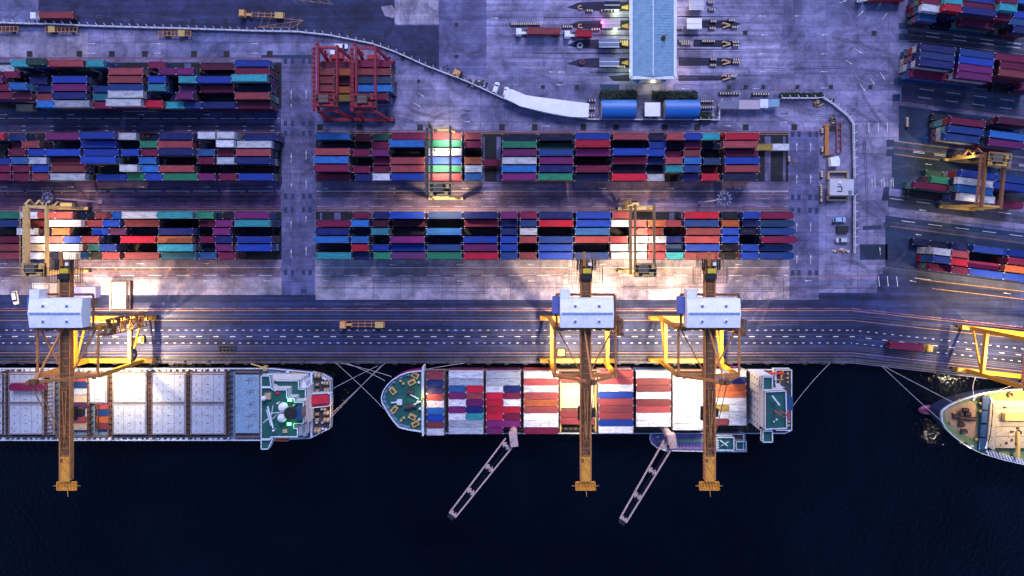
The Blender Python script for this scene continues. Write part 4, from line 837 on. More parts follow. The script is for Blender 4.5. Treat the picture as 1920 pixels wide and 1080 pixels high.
# ======================= QUAY CRANES =========================================
c_yel = m_yel; c_brn = paint('crane_weathered_orange', (.55,.22,.06), .6, 0, .45, (.10,.04,.02), .5); c_drk = paint('boom_top_rust', (.20,.085,.03), .7, 0, .5, (.04,.02,.015), .6)  # orange brightened to stand in for floodlight along the boom edges
c_org = paint('boom_tip_orange', (.80,.34,.03), .55, 0, .35, (.25,.08,.02), .5); c_wht = paint('house_roof_white', (.86,.88,.92), .4, 0, .15, (.5,.5,.55), .15); c_blk = m_black  # tip orange brightened for the same floodlit look
c_blue = paint('machinery_blue', (.10,.14,.45), .5, 0, .3); c_tarn = paint('spreader_yellow', (.75,.55,.03), .5)
l_warm = glow('floodlight_lens', (1,.82,.5), 14)
def sts(loc, rz, label):
    o = thing('quay_crane', loc, rz, label, 'quay crane', 'yellow ship to shore cranes on the quay')
    yl, yw, xs, ZB = 7.7, -7.7, 9.8, 30.0
    for y in (yl, yw):
        b = MB(); b.box((0, y, 2.6), (27, 1.5, 1.6)); b.box((0, y, 1.9), (21, 1.0, 1.2)); part(b, 'sill_beam', c_yel, o)
        for sx in (-1, 1):
            b = MB()
            for k in range(4): x = sx*(6.0+k*2.3); b.box((x, y, 1.0), (1.7, 1.1, .9), 0); b.tube((x-.5, y-.3, .5), (x-.5, y+.3, .5), .5, 10, 1); b.tube((x+.5, y-.3, .5), (x+.5, y+.3, .5), .5, 10, 1)
            part(b, 'bogie', [c_yel, c_blk], o)
        for sx in (-1, 1):
            b = MB(); b.bar((sx*xs, y, 3.3), (sx*xs, y, ZB), 1.25, 1.25); part(b, 'leg', c_yel, o)
    for sx in (-1, 1):
        b = MB(); b.bar((sx*xs, yl-.6, 11), (sx*xs, yw+.6, 11), 1.05, 1.5); b.bar((sx*xs, yl-.7, 4), (sx*xs, yw+.7, 10.4), .55); part(b, 'portal_beam', c_yel, o)
        b = MB(); b.tube((sx*xs, yl, ZB+.4), (sx*xs, yw, ZB+.4), .38, 8)
        for k in range(5): b.box((sx*xs, yl-2-k*2.8, ZB+.8), (.9, .9, .15))
        part(b, 'top_pipe', c_brn, o)
        b = MB(); b.bar((sx*(xs-1), yl-.5, ZB+.3), (sx*1.4, yw+1, ZB+.3), .45); part(b, 'brace', c_brn, o)
        b = MB(); b.bar((sx*xs, yl, 12), (sx*xs*.4, yl, ZB-1), .5); part(b, 'brace', c_brn, o)
        b = MB(); b.bar((sx*xs, yw, ZB), (sx*.6, yw+1.5, 46.5), .75, .75); part(b, 'frame_leg', c_brn, o)
    for y in (yl, yw): b = MB(); b.bar((-xs, y, ZB-.5), (xs, y, ZB-.5), 1.1, 1.5); part(b, 'cross_beam', c_brn if y == yw else c_yel, o)
    b = MB(); b.bar((-xs+.7, yl, 12.0), (xs-.7, yl, 12.0), .9, 1.2); part(b, 'cross_beam', c_yel, o)
    b = MB(); b.box((0, yw+1.5, 47), (2.6, 1.6, 1.2)); b.tube((-.8, yw+1.0, 47.9), (-.8, yw+2, 47.9), .7); b.tube((.8, yw+1.0, 47.9), (.8, yw+2, 47.9), .7); part(b, 'apex_block', c_drk, o)
    # boom: two box girders with sleepers between them, rusty top
    b = MB()
    b.box((0, (30+yw-4)/2, 31.1), (3.0, 30-(yw-4), 1.5), 0)
    b.box((0, (yw-4-33.5)/2, 31.1), (2.5, 33.5+yw-4+.0, 1.4), 0)
    for sx in (-1, 1): b.bar((sx*1.6, 29, 31.2), (sx*1.6, -41, 31.2), .42, 2.0, 1); b.bar((sx*1.05, 29, 31.95), (sx*1.05, -33, 31.95), .16, .25, 0)
    for k in range(26): b.box((0, 27-k*2.4, 31.93), (2.6, .22, .12), 1)
    b.bar((-.6, -12, 32.3), (.1, -30, 32.3), .3, .3, 1); b.bar((.7, -12, 32.3), (.1, -30, 32.3), .3, .3, 1)
    for k in range(10):
        y = -2-k*4.2; b.bar((-1.3, y, 32.1), (0, y-2.1, 32.1), .14, .12, 1); b.bar((0, y-2.1, 32.1), (1.3, y-4.2, 32.1), .14, .12, 1)
    for k in range(9): b.box((1.1 if k % 2 else -1.0, -8-k*3.3, 32.2), (.7, .9, .5), 0)
    part(b, 'boom', [c_drk, c_brn], o)
    b = MB(); b.box((0, -37.3, 31.2), (2.8, 8, 1.7)); part(b, 'boom_tip', c_org, o)
    b = MB(); b.box((0, -41.8, 31), (6.2, .35, .5)); b.box((0, -44.3, 31), (6.2, .3, .5)); b.box((0, -43, 30.7), (5.8, 2.4, .3)); b.bar((-4.4,-43,31),(4.4,-43,31),.14); b.bar((.2,-44,31),(.4,-46.5,31),.14)
    for k in range(-3, 4): b.bar((k*.95, -41.8, 31.3), (k*.95+.5, -44.3, 31.3), .15)
    for sx in (-1, 1): b.bar((sx*3.1, -41.8, 31), (sx*3.1, -44.3, 31), .3, .5)
    part(b, 'tip_platform', c_org, o)
    # stays
    b = MB(); b.bar((.3, yw+1.2, 47), (-.5, yl+.5, 32), .5); part(b, 'back_stay', c_brn, o)
    for sx in (-1, 1): b = MB(); b.bar((sx*.9, yw+1, 47), (sx*.9, -29, 32.4), .22); part(b, 'fore_stay', c_brn, o)
    # rear platform with machinery and railings
    for x0, x1, y0, y1 in ((-5.4,-2,22.5,27.5), (2,5.4,22.5,27.5), (-4.2,-1.7,27.5,31.8), (1.8,4.2,27.5,31.8)):
        b = MB()
        for z in (31.4, 32.5): b.rim([(x0,y0),(x1,y0),(x1,y1),(x0,y1)], z, z+.12, .14)
        n = 4
        for k in range(1, n): b.bar((x0+(x1-x0)*k/n, y0, 31.3), (x0+(x1-x0)*k/n, y1, 31.3), .12); b.bar((x0, y0+(y1-y0)*k/n, 31.3), (x1, y0+(y1-y0)*k/n, 31.3), .12)
        part(b, 'service_platform', c_drk, o)
    b = MB(); b.box((0, 24.6, 32.4), (3.6, 1.6, 1.6), 0); part(b, 'hoist_box', c_blk, o)
    b = MB(); b.box((.3, 26.4, 32.6), (2.6, 1.5, 1.0), 0); part(b, 'spare_spreader_box', c_tarn, o)
    b = MB()
    for x in (-2.6, -1.9, 2.2, 2.9): b.tube((x, 26.6, 32.6), (x, 30, 32.6), .28, 8)
    b.bar((-.6, 28.0, 32.4), (-.6, 32.5, 33.2), .9, .9, 1); b.box((1.2, 28.6, 32.6), (1.0, 1.0, 1.0), 2); part(b, 'sheave_gear', [c_blk, c_brn, c_wht], o)
    # machinery house with ridged roof
    b = MB(); x0, x1, y0, y1 = -8.5, 8.3, 8.7, 17.9; zc = (y0+y1)/2
    b.add([(x0,y0,31.9),(x1,y0,31.9),(x1,y1,31.9),(x0,y1,31.9),(x0,y0,36.3),(x1,y0,36.3),(x1,y1,36.3),(x0,y1,36.3),(x0,zc,37.1),(x1,zc,37.1)],
          [(3,2,1,0),(0,1,5,4),(2,3,7,6),(1,2,6,9,5),(3,0,4,8,7),(4,5,9,8),(8,9,6,7)])
    mh = part(b, 'machinery_house', c_wht, o)
    b = MB(); b.bar((x0+.4, zc, 37.25), (x1-.3, zc, 37.25), .55, .16)
    for k in range(9): b.box((x0+1.2+k*1.85, zc, 37.4), (.12, .9, .1))
    part(b, 'ridge_walkway', paint('walkway_blue', (.30,.38,.62), .5), mh)
    for x in (-3.9, 3.6):
        for y, zz in ((zc+2.4, 36.75), (zc-2.4, 36.75)): b = MB(); b.box((x, y, zz), (1.1, 1.0, .5), 0); b.box((x+.1, y-.15, zz+.27), (.75, .55, .08), 1); part(b, 'roof_vent', [c_wht, paint('vent_dark', (.06,.09,.2), .5)], mh)
    b = MB(); b.box((-6.9, 19.3, 34.2), (3.1, 2.8, 4.4)); part(b, 'annex', c_wht, mh)
    b = MB(); z = 32; b.rim([(x0-.9,y0-.9),(x1+.9,y0-.9),(x1+.9,y1+.9),(x0-.9,y1+.9)], z, z+.12, .8); b.rim([(x0-1.3,y0-1.3),(x1+1.3,y0-1.3),(x1+1.3,y1+1.3),(x0-1.3,y1+1.3)], z+1, z+1.1, .1)
    for k in range(14): b.box((x0-1+k*1.45, y1+1.3, z+.5), (.1,.1,1.1)); b.box((x0-1+k*1.45, y0-1.3, z+.5), (.1,.1,1.1))
    b.rim([(-9.4,17.9),(-4.4,17.9),(-4.4,22.2),(-9.4,22.2)], z+1, z+1.12, .12); part(b, 'house_walkway', c_drk, o)
    b = MB(); b.box((-9.6, 15.6, 33), (2.4, 5.4, 2.0)); part(b, 'electrical_house', c_blue, o)
    # stairs up the landward leg
    b = MB(); za, zb = 4, 30; n = 9
    for k in range(n):
        z0 = za+(zb-za)*k/n; z1 = za+(zb-za)*(k+1)/n; s = 1 if k % 2 else -1
        b.bar((xs+1.6, yl-s*1.6, z0), (xs+1.6, yl+s*1.6, z1), .8, .15); b.bar((xs+2.1, yl-s*1.6, z0+1), (xs+2.1, yl+s*1.6, z1+1), .1); b.box((xs+1.4, yl+s*1.9, z1), (1.8, 1.0, .15)); b.rim([(xs+.5,yl+s*1.5),(xs+2.4,yl+s*1.5),(xs+2.4,yl+s*2.4),(xs+.5,yl+s*2.4)], z1+1, z1+1.1, .12)
    for dx, dy in ((.4,-2.4),(2.6,-2.4),(.4,2.4),(2.6,2.4)): b.bar((xs+dx, yl+dy, 3.5), (xs+dx, yl+dy, 30), .28)
    for k in range(19):
        z = 4+k*1.4; s = 1 if k % 2 else -1; b.bar((xs+2.6, yl-s*2.4, z), (xs+2.6, yl+s*2.4, z+1.4), .16); b.bar((xs+.4, yl-2.4, z), (xs+2.6, yl-2.4, z), .14); b.bar((xs+.4, yl+2.4, z), (xs+2.6, yl+2.4, z), .14)
    part(b, 'stairway', c_drk, o)
    # operator cab and trolley, spreader below
    tr = -20 if rz == 0 else -24
    b = MB(); b.box((0, tr, 29.3), (4.6, 4.4, 1.2)); b.box((2.6, tr, 28.1), (1.9, 2.6, 2.3)); part(b, 'trolley', c_blk, o)
    # cable reel
    b = MB(); b.tube((xs-.1, yw+3.2, 9.6), (xs+.5, yw+3.2, 9.6), 2.2, 20, 0); b.tube((xs+.45, yw+3.2, 9.6), (xs+.6, yw+3.2, 9.6), .5, 10, 1); part(b, 'cable_reel', [paint('reel_blue', (.03,.05,.12), .5), c_wht], o)
    for sx in (-1, 1):
        for y in (yl-.8, yw-1.0):
            b = MB(); b.box((sx*7.5, y, 28.9), (1.2, .5, .5), 0); b.box((sx*7.5, y, 28.63), (1.0, .4, .05), 1); part(b, 'floodlight', [c_blk, l_warm], o)
    return o
QY = -38.7
CR = [(-143.6, QY, 0.0), (23.7, QY, 0.0), (63.6, QY, 0.0)]
sts((CR[0][0], QY, 0), 0, 'leftmost yellow quay crane standing over the pale hatch ship')
sts((CR[1][0], QY, 0), 0, 'yellow quay crane left of the similar one over the middle ship')
sts((CR[2][0], QY, 0), 0, 'yellow quay crane over the stern bays of the middle ship')
sts((W(1790+68,654)[0]+.0, W(1858, 658)[1], 0), R(-6.2), 'yellow quay crane at the right edge beside the olive ship')
# ======================= YARD GANTRIES =======================================
def rtg(loc, rz, label, cm, cb, span=24.2, gh=20.2, flip=1, trol=-9.5, floor_lit=True, group='rubber tyred yard gantries'):
    o = thing('yard_gantry', loc, rz, label, 'yard gantry', group); hs = span/2; gx = 3.2
    for sx in (-1, 1):
        b = MB(); b.box((sx*gx, 0, gh), (.72, span, 1.4)); b.bar((sx*(gx+.1), -hs, gh+.8), (sx*(gx+.1), hs, gh+.8), .2, .15); part(b, 'girder', cb, o)
    b = MB(); x = -gx-1.5
    b.box((x, 0, gh-.2), (1.0, span-1, .12))
    for k in range(14): b.box((x-.5, -hs+1+k*(span-2)/13, gh+.4), (.1,.1,1.1)); b.box((x, -hs+1+k*(span-2)/13, gh+.0), (.9,.15,.2))
    b.bar((x-.5, -hs+1, gh+.95), (x-.5, hs-1, gh+.95), .12); part(b, 'walkway', cb, o)
    for sy in (-1, 1):
        y = sy*(hs-.7)
        b = MB(); b.box((0, y, 2.0), (12.6, 1.0, 1.0)); part(b, 'sill_beam', cm, o); b = MB(); b.box((0, y, gh-.1), (2*gx, .7, .9)); part(b, 'end_tie', cm, o)
        for sx in (-1, 1):
            b = MB(); b.bar((sx*gx, y, gh-.6), (sx*4.6, y, 2.4), .85, .8); part(b, 'leg', cm, o)
            b = MB()
            for k in (-1, 1): b.tube((sx*5.0+k*.85, y-.45, .8), (sx*5.0+k*.85, y+.45, .8), .8, 12)
            b.box((sx*5.0, y, 1.6), (2.6, .6, .4)); part(b, 'wheel_set', c_blk, o)
    b = MB(); b.box((-1, flip*(hs+.5), 2.2), (4.2, 1.6, 2.2)); part(b, 'power_pack', cm, o)
    b = MB(); ty = trol
    b.box((0, ty, gh+1.2), (7.4, 4.6, .35), 0); b.box((-.8, ty+.4, gh+2.1), (3.2, 2.6, 1.4), 1)
    for dx, dy, sx_, sy_ in ((1.9,-1.3,1.3,1.2),(2.4,1.1,1.0,1.4),(-2.9,-1.4,1.0,1.0),(0,-1.7,2.2,.5)): b.box((dx, ty+dy, gh+1.9), (sx_, sy_, 1.0), 2)
    b.tube((-2.2, ty-.6, gh+2.0), (.8, ty-.6, gh+2.0), .55, 10, 1); b.rim([(-3.7,ty-2.3),(3.7,ty-2.3),(3.7,ty+2.3),(-3.7,ty+2.3)], gh+2.3, gh+2.4, .12, 2)
    for k in range(9): b.box((-3.7+k*.92, ty-2.3, gh+1.8), (.1,.1,1.1), 2)
    rr = random.Random(int(abs(loc[0])*10))
    for k in range(30): b.box((rr.uniform(-3.5,3.5), ty+rr.uniform(-2.2,2.2), gh+1.5+rr.uniform(0,.5)), (rr.uniform(.2,1.1), rr.uniform(.15,.6), rr.uniform(.2,.9)), rr.choice((0,1,1,2,2)))
    for k in range(4): b.bar((-3.6, ty-2+k*1.3, gh+2.9), (3.6, ty-2+k*1.3, gh+2.9), .12, .12, 2)
    part(b, 'trolley', [c_blk, paint('trolley_gear', (.12,.11,.10), .6, 0, .6), cm], o)
    b = MB(); b.box((1.9, ty+1.2, gh-2.0), (1.8, 2.0, 2.2), 0); part(b, 'cab', paint('cab_blue_grey', (.10,.16,.22), .4), o)
    b = MB()
    for k in range(7): s = 1 if k % 2 else -1; y = -sy*(hs)*0+(-hs-.9)*(-1 if flip > 0 else 1); b.bar((-4.4, y-s*.9, 2.5+k*2.5), (-4.4, y+s*.9, 5+k*2.5), .7, .12)
    part(b, 'stairway', cb, o)
    for sx in (-1, 1):
        b = MB(); b.box((sx*(gx-.9), 4, gh-1.0), (.5, .8, .3), 0); b.box((sx*(gx-.9), 4, gh-1.17), (.4, .7, .04), 1); part(b, 'floodlight', [c_blk, l_warm], o)
    return o
c_ylp = paint('gantry_pale_yellow', (.72,.50,.20), .55, 0, .4, (.25,.12,.05), .8); c_dk = paint('gantry_dark_girder', (.09,.08,.06), .6, 0, .5, (.05,.03,.02), .8); c_gold = paint('gantry_gold', (.62,.38,.10), .55, 0, .4, (.25,.1,.03), .8)
c_red = paint('gantry_red', (.38,.012,.03), .5, 0, .35, (.15,.01,.03), .6); c_redd = paint('gantry_red_dark', (.26,.01,.03), .5, 0, .35, (.1,.01,.03), .6)
rtg((-24.0, 23.9, 0), 0, 'dark girdered yard gantry lit white over the green and white containers', c_ylp, c_dk, flip=1)
rtg((-160.3, -2.6, 0), 0, 'pale yellow yard gantry above the lower left block', c_ylp, c_ylp, flip=1, trol=-10)
rtg((44.8, -2.6, 0), 0, 'yard gantry between the two quay cranes over the lower right block', c_ylp, paint('girder_bronze', (.26,.17,.07), .6, 0, .5, (.08,.05,.03), .8), flip=1, trol=-10)
rtg((162.5, 17.4, 0), R(-5.5), 'golden brown yard gantry on the tilted block at right', c_gold, paint('girder_copper', (.28,.12,.05), .55, 0, .4, (.2,.08,.03), .8), span=18.5, flip=1, trol=7.0)
rtg((-62.2, 51.8, 0), 0, 'left one of two red gantries parked over a container stack', c_red, c_redd, span=22.8, flip=1, trol=-7.5, group='red yard gantries parked side by side')
rtg((-49.3, 51.6, 0), 0, 'right one of two red gantries parked over a container stack', c_red, c_redd, span=22.8, flip=1, trol=-7.5, group='red yard gantries parked side by side')
# ======================= FLOODLIGHTS =========================================
WM = (1.0, .70, .36); WH = (1.0, .84, .58)
def down(px, py, z, e, col=WM, ang=125, size=.5, zg=0): p = W(px, py, zg); lamp('SPOT', (p.x, p.y, z), e, col, size, (p.x, p.y, 0), ang)
# quay cranes: under the portal, over the hold, behind on the lane
for i, (e1, e2, e3) in enumerate(((120000, 27000, 32000), (90000, 34000, 30000), (80000, 38000, 28000))):
    cx = CR[i][0]
    lamp('SPOT', (cx+3.5, QY-1, 28), e1, WM, .6, (cx+8, QY+1, 0), 120)
    lamp('SPOT', (cx-4, QY+2, 28), e1*.45, WM, .6, (cx-10, QY+6, 0), 120)
    lamp('SPOT', (cx+5, QY-12, 28.5), e2, WH, .6, (cx+(6 if i == 0 else (-5 if i == 1 else -5)), QY-22, 0), 105)
    lamp('SPOT', (cx-5, QY-12, 28.5), e2*.4, WH, .6, (cx-12, QY-20, 0), 105)
    lamp('SPOT', (cx+2, QY+22, 28.5), e3, WM, .6, (cx+4, QY+32, 0), 155)
    for y in (7.7, -7.7): lamp('SPOT', (cx+14.2, QY+y, 4.5), 2200, WH, .4, (cx+24, QY+y, 0), 120); lamp('SPOT', (cx-14.2, QY+y, 4.5), 1500, WH, .4, (cx-24, QY+y, 0), 120)
p4 = W(1880, 665); lamp('SPOT', (p4.x-3, p4.y, 27), 85000, WM, .6, (p4.x, p4.y, 0), 130); lamp('SPOT', (p4.x+2, p4.y-14, 27), 22000, WM, .6, (p4.x, p4.y-22, 0), 110)
lamp('SPOT', (p4.x-8, p4.y+18, 27), 42000, WM, .6, (p4.x-8, p4.y+22, 0), 130)
# yard gantries
for gx_, gy, es, c in ((-24, 23.9, (15000, 15000, 9000), WH), (-160.3, -2.6, (12000, 10000, 6000), WM), (44.8, -2.6, (13000, 12000, 7000), WM)):
    lamp('SPOT', (gx_, gy, 19), es[0], c, .5, (gx_, gy, 0), 100); lamp('SPOT', (gx_+2, gy+9, 19), es[2], c, .5, (gx_, gy+8, 0), 110)
    lamp('SPOT', (gx_, gy-12.8, 19), es[1]*1.3, WM, .5, (gx_, gy-15.5, 0), 140)
lamp('SPOT', (158, 26.5, 17), 5200, (1,.85,.35), .5, (154, 27, 0), 120); lamp('SPOT', (160, 8, 17), 2600, (1,.75,.35), .5, (158, 7, 0), 120)

# lamps that glint on the water
for px, py, z, e, c in ((1775, 706, 8, 1900, (1,.93,.8)), (1745, 815, 8, 1700, (1,.95,.85)), (652, 742, 8, 420, (1,.5,.1)), (1076, 806, 8, 500, (1,.8,.5))):
    p = W(px, py, -z-6); lamp('POINT', (p.x, p.y, z), e, c, .15)
# ======================= GATE, BUILDINGS, ROOFS ==============================
m_roofb = paint('roof_sheet_blue', (.20,.36,.50), .5, 0, .3, (.12,.26,.40), .12); m_gut = paint('roof_gutter_white', (.72,.76,.84), .5, 0, .15)
m_barrel = paint('barrel_roof_blue', (.008,.12,.42), .45, 0, .15, (.01,.12,.4), .2); m_canopy = paint('canopy_white', (.82,.82,.90), .6, 0, .1, (.6,.6,.66), .1)
m_wall = paint('wall_cream', (.6,.55,.45), .7, 0, .2); m_carp = paint('carport_grey', (.16,.17,.27), .55, 0, .3, (.1,.1,.14), .4); m_carl = paint('carport_mauve', (.46,.38,.44), .6, 0, .25, (.3,.25,.3), .4)
m_glass = paint('cab_glass', (.02,.03,.05), .15); m_grey = paint('concrete_roof', (.52,.52,.58), .7, 0, .25, (.3,.3,.33), .3)
def roofbox(par, name, x0, y0, x1, y1, z0, z1, mt): q = PZ(z1, [(x0,y0),(x1,y0),(x1,y1),(x0,y1)]); mb = MB(); mb.prism(q, z0, z1); return part(mb, name, mt, par)
g = thing('gate_canopy', (0,0,0), 0, 'long light blue ribbed roof of the truck gate', 'canopy roof')
zr = 9.0; q = PZ(zr, [(1186,-160),(1263,-160),(1263,143),(1186,143)]); x0, x1, y1, y0 = q[0][0], q[1][0], q[0][1], q[2][1]; xm = x0+(x1-x0)*.49
mb = MB(); mb.add([(x0,y0,zr),(xm,y0,zr+.9),(xm,y1,zr+.9),(x0,y1,zr),(x0,y0,zr-.3),(xm,y0,zr+.6),(xm,y1,zr+.6),(x0,y1,zr-.3)], [(0,1,2,3),(7,6,5,4),(0,4,5,1),(3,2,6,7)])
mb.add([(xm,y0,zr+.9),(x1,y0,zr),(x1,y1,zr),(xm,y1,zr+.9),(xm,y0,zr+.6),(x1,y0,zr-.3),(x1,y1,zr-.3),(xm,y1,zr+.6)], [(0,1,2,3),(7,6,5,4),(0,4,5,1),(3,2,6,7)])
n = int((y1-y0)/1.0)
for k in range(n):
    y = y0+.5+k; mb.bar((x0, y, zr+.05), (xm, y, zr+.95), .12, .07); mb.bar((xm, y, zr+.95), (x1, y, zr+.05), .12, .07)
part(mb, 'roof_sheet', m_roofb, g)
mb = MB(); mb.rim([(x0-.5,y0-.5),(x1+.5,y0-.5),(x1+.5,y1+.5),(x0-.5,y1+.5)], zr-.8, zr+.25, 1.0); mb.bar((xm, y0, zr+.98), (xm, y1, zr+.98), .3, .12); part(mb, 'gutter', m_gut, g)
mb = MB()
for k in range(7):
    for x in (x0+.5, x1-.5): mb.box((x, y0+2+k*9, zr/2-.4), (.5,.5,zr-.8))
part(mb, 'column', m_wall, g)
a = W(1244, 71, 10); mb = MB(); mb.tube((a.x, a.y, 9.3), (a.x, a.y, 15), .12, 6); mb.tube((a.x, a.y, 9.3), (a.x, a.y, 9.9), .9, 10)
for k in range(3): c, s = math.cos(k*2.1+.6), math.sin(k*2.1+.6); mb.bar((a.x, a.y, 14), (a.x+3*c, a.y+3*s, 9.7), .07)
tag(mb.build('roof_antenna', m_black), 'dark stayed antenna standing on the blue gate roof', 'antenna')
# low office under the roof end
b = thing('gate_office', (0,0,0), 0, 'cream office strip below the blue gate roof end', 'office')
roofbox(b, 'roof', 1213, 145, 1239, 154, 0, 3.2, m_wall); roofbox(b, 'awning', 1187, 145, 1199, 152, 2.2, 2.8, m_barrel); roofbox(b, 'awning', 1240, 145, 1249, 152, 2.2, 2.8, m_barrel)
roofbox(b, 'wall', 1200, 146, 1212, 154, 0, 2.6, m_grey)
def barrel(x0, y0, x1, y1, lab, cut=0):
    o = thing('barrel_roof_shed', (0,0,0), 0, lab, 'shed', 'blue barrel roofed sheds'); q = PZ(4.5, [(x0,y0),(x1,y0),(x1,y1),(x0,y1)]); X0, X1, Y1, Y0 = q[0][0], q[1][0], q[0][1], q[2][1]
    vs, fs = [], []; n = 14
    for i in range(n+1):
        a = math.pi*(i/n); y = (Y0+Y1)/2-math.cos(a)*(Y1-Y0)/2; z = 3.2+math.sin(a)*2.4
        sh = cut*max(0, (i-n*.0)/n < .35 and (.35-i/n)*3.2 or 0); vs += [(X0, y, z), (X1-sh, y, z)]
    for i in range(n): fs.append((2*i, 2*i+1, 2*i+3, 2*i+2))
    mb = MB(); mb.add(vs, fs); part(mb, 'roof', m_barrel, o); mb = MB(); mb.prism([(X0+.2,Y0+.2),(X1-.4-cut*1.0,Y0+.2),(X1-.4,Y0+2.4),(X1-.4,Y1-.2),(X0+.2,Y1-.2)], 0, 3.2); part(mb, 'wall', m_wall, o)
barrel(1128, 186, 1193, 222, 'blue barrel roofed shed left of the white kiosk'); barrel(1247, 186, 1312, 222, 'blue barrel roofed shed right of the white kiosk', 1.2)
b = thing('kiosk', (0,0,0), 0, 'small white square roofed kiosk between two blue barrel sheds', 'kiosk'); roofbox(b, 'roof', 1209, 192, 1238, 218, 3.3, 3.6, m_canopy); roofbox(b, 'wall', 1211, 194, 1236, 216, 0, 3.3, m_wall)
cp = PZ(3.6, [(950,166),(962,168),(985,178),(1003,181),(1105,194),(1103,220),(1070,219),(1030,212),(1000,205),(975,199),(960,191),(945,184)])
b = thing('white_canopy', (0,0,0), 0, 'curved plain white canopy roof beside the fence', 'canopy'); mb = MB(); mb.prism(cp, 3.2, 3.6); part(mb, 'roof', m_canopy, b)
mb = MB()
for p in inset(cp, .8): mb.box((*p, 1.6), (.3,.3,3.2))
part(mb, 'post', m_grey, b)
b = thing('carport', (0,0,0), 0, 'dark and mauve panelled carport behind the fence', 'carport')
for x0, x1, y0, y1, mt in ((1348,1385,188,204,m_carp),(1385,1425,187.5,204.5,m_carl),(1425,1441,186,202,m_gut),(1441,1462,186,200,m_roofb)): roofbox(b, 'roof_panel', x0+.3, y0, x1-.3, y1, 2.6, 2.9, mt)
mb = MB()
for x in range(1350, 1462, 12): p = W(x, 196, 2); mb.box((p.x, p.y, 1.3), (.2,.2,2.6))
part(mb, 'post', m_grey, b)
b = thing('guard_house', (0,0,0), 0, 'flat grey roofed guard house straddling the right fence', 'building'); roofbox(b, 'roof', 1556, 336, 1601, 366, 3.6, 3.9, m_grey)
roofbox(b, 'wall', 1560, 339, 1596, 363, 0, 3.6, m_wall); roofbox(b, 'roof_unit', 1573, 340, 1579, 344, 3.9, 4.4, m_gut); roofbox(b, 'roof_unit', 1592, 357, 1598, 363, 3.9, 4.3, m_carp)
mb = MB(); mb.rim(PZ(4, [(1570,350),(1577,349),(1579,354),(1578,359),(1570,358)]), 3.95, 4.1, .25, closed=False); part(mb, 'roof_pipe', m_glass, b)
mb = MB()
for y in (322, 375): mb.rim(PZ(1, [(1553,y),(1589,y),(1589,y+(14 if y < 350 else -8)),(1553,y+(14 if y < 350 else -8))]), 0, 1.4, .6)
part(mb, 'yard_wall', m_tan, b)
b = thing('cable_store', (0,0,0), 0, 'pale blue sheeted hut below the quay crane at left', 'hut'); roofbox(b, 'roof', 138, 538, 179, 559, 0, 3.4, paint('hut_roof_blue', (.16,.18,.50), .6))
roofbox(b, 'door', 176, 555, 179.5, 558, 0, 2.2, m_white)
b = thing('white_shed', (0,0,0), 0, 'cream rectangular shed roof with brown frame by the left crane', 'shed'); roofbox(b, 'roof', 205, 529, 236, 580, 0, 1.6, paint('shed_roof_cream', (.72,.66,.58), .6, 0, .15))
mb = MB(); mb.rim(PZ(3.5, [(203.5,528),(239,528),(239,581),(203.5,581)]), 0, 1.8, .3)
for k in range(9): p = W(236, 533+k*5.5, 1.7); mb.box((p.x, p.y, 1.8), (.4,.3,.3))
part(mb, 'frame', m_rust, b)
b = thing('tin_shed', (0,0,0), 0, 'pair of stepped grey sheet roofs behind the left crane house', 'shed'); roofbox(b, 'roof', 60, 531, 106, 541, 0, 3.0, m_grey); roofbox(b, 'roof', 82, 530, 106, 556, 0, 3.3, paint('tin_roof', (.42,.38,.38), .6))
m_tin = paint('tin_blue_grey', (.12,.16,.30), .5, 0, .3, (.1,.12,.2), .5)
# booths at the gate lanes
def booth(x0, y0, x1, y1, lab, cm, dark=False, lit=False):
    o = thing('gate_booth', (0,0,0), 0, lab, 'gate booth', 'inspection booths at the truck gate')
    roofbox(o, 'roof', x0, y0, x1, y1, 2.7, 2.95, cm); roofbox(o, 'wall', x0+3, y0+2, x1-3, y1-1, 0, 2.7, m_glass if dark else m_carp)
    mb = MB(); a, c = W(x0, (y0+y1)/2, 3), W(x1, (y0+y1)/2, 3); mb.bar((a.x, a.y, 3.0), (c.x, c.y, 3.0), .2, .12); mb.bar(W(x0, y1+1, 2.8), W(x1, y1+1, 2.8), .25, .15); part(mb, 'roof_trim', m_gut, o)
    if lit:
        p = W((x0+x1)/2+8, y1+3, 1.6); mb = MB(); mb.box(p, (.9,.3,.5)); part(mb, 'lamp', glow('lamp_white_green', (.9,1,.6), 9), o); lamp('POINT', (p.x, p.y-.6, 1.8), 260, (.9,1,.5), .2)
for x0,y0,x1,y1,l,cm,dk,lt in ((1133,2,1162,17,'dark roofed gate booth at the top of the picture, left',m_glass,1,1),(1129,36,1163,51,'pale roofed booth with a pink lamp on its corner',m_carl,1,1),
   (1123,72,1161,87,'ridged blue grey booth above the lowest left booth',m_tin,0,0),(1124,108,1161,123,'lowest blue grey booth left of the gate roof',m_tin,0,0),
   (1292,0,1320,17,'whitish booth at the top edge right of the gate',m_grey,0,0),(1288,34,1316,53,'white booth below the top one right of the gate',m_canopy,0,0)): booth(x0,y0,x1,y1,l,cm,dk,lt)
p = W(1129, 42, 3.2); mb = MB(); mb.sphere(p, .45); tag(mb.build('signal_lamp', glow('lamp_pink', (1,.05,.5), 6)), 'pink signal lamp on a gate booth corner', 'lamp'); lamp('POINT', (p.x-.8, p.y, 4), 220, (1,.1,.6), .2)
p = W(1224, 155, 2.5); lamp('POINT', (p.x, p.y, 3.2), 500, (1,.95,.6), .3); p = W(1274, 132, 0); lamp('POINT', (p.x, p.y, 4.5), 500, (1,.6,.45), .3); p = W(1174, 20, 0); lamp('POINT', (p.x, p.y, 4.5), 420, (.75,1,.45), .3); p = W(1172, 138, 0); lamp('POINT', (p.x, p.y, 4.5), 420, (.75,1,.5), .3)
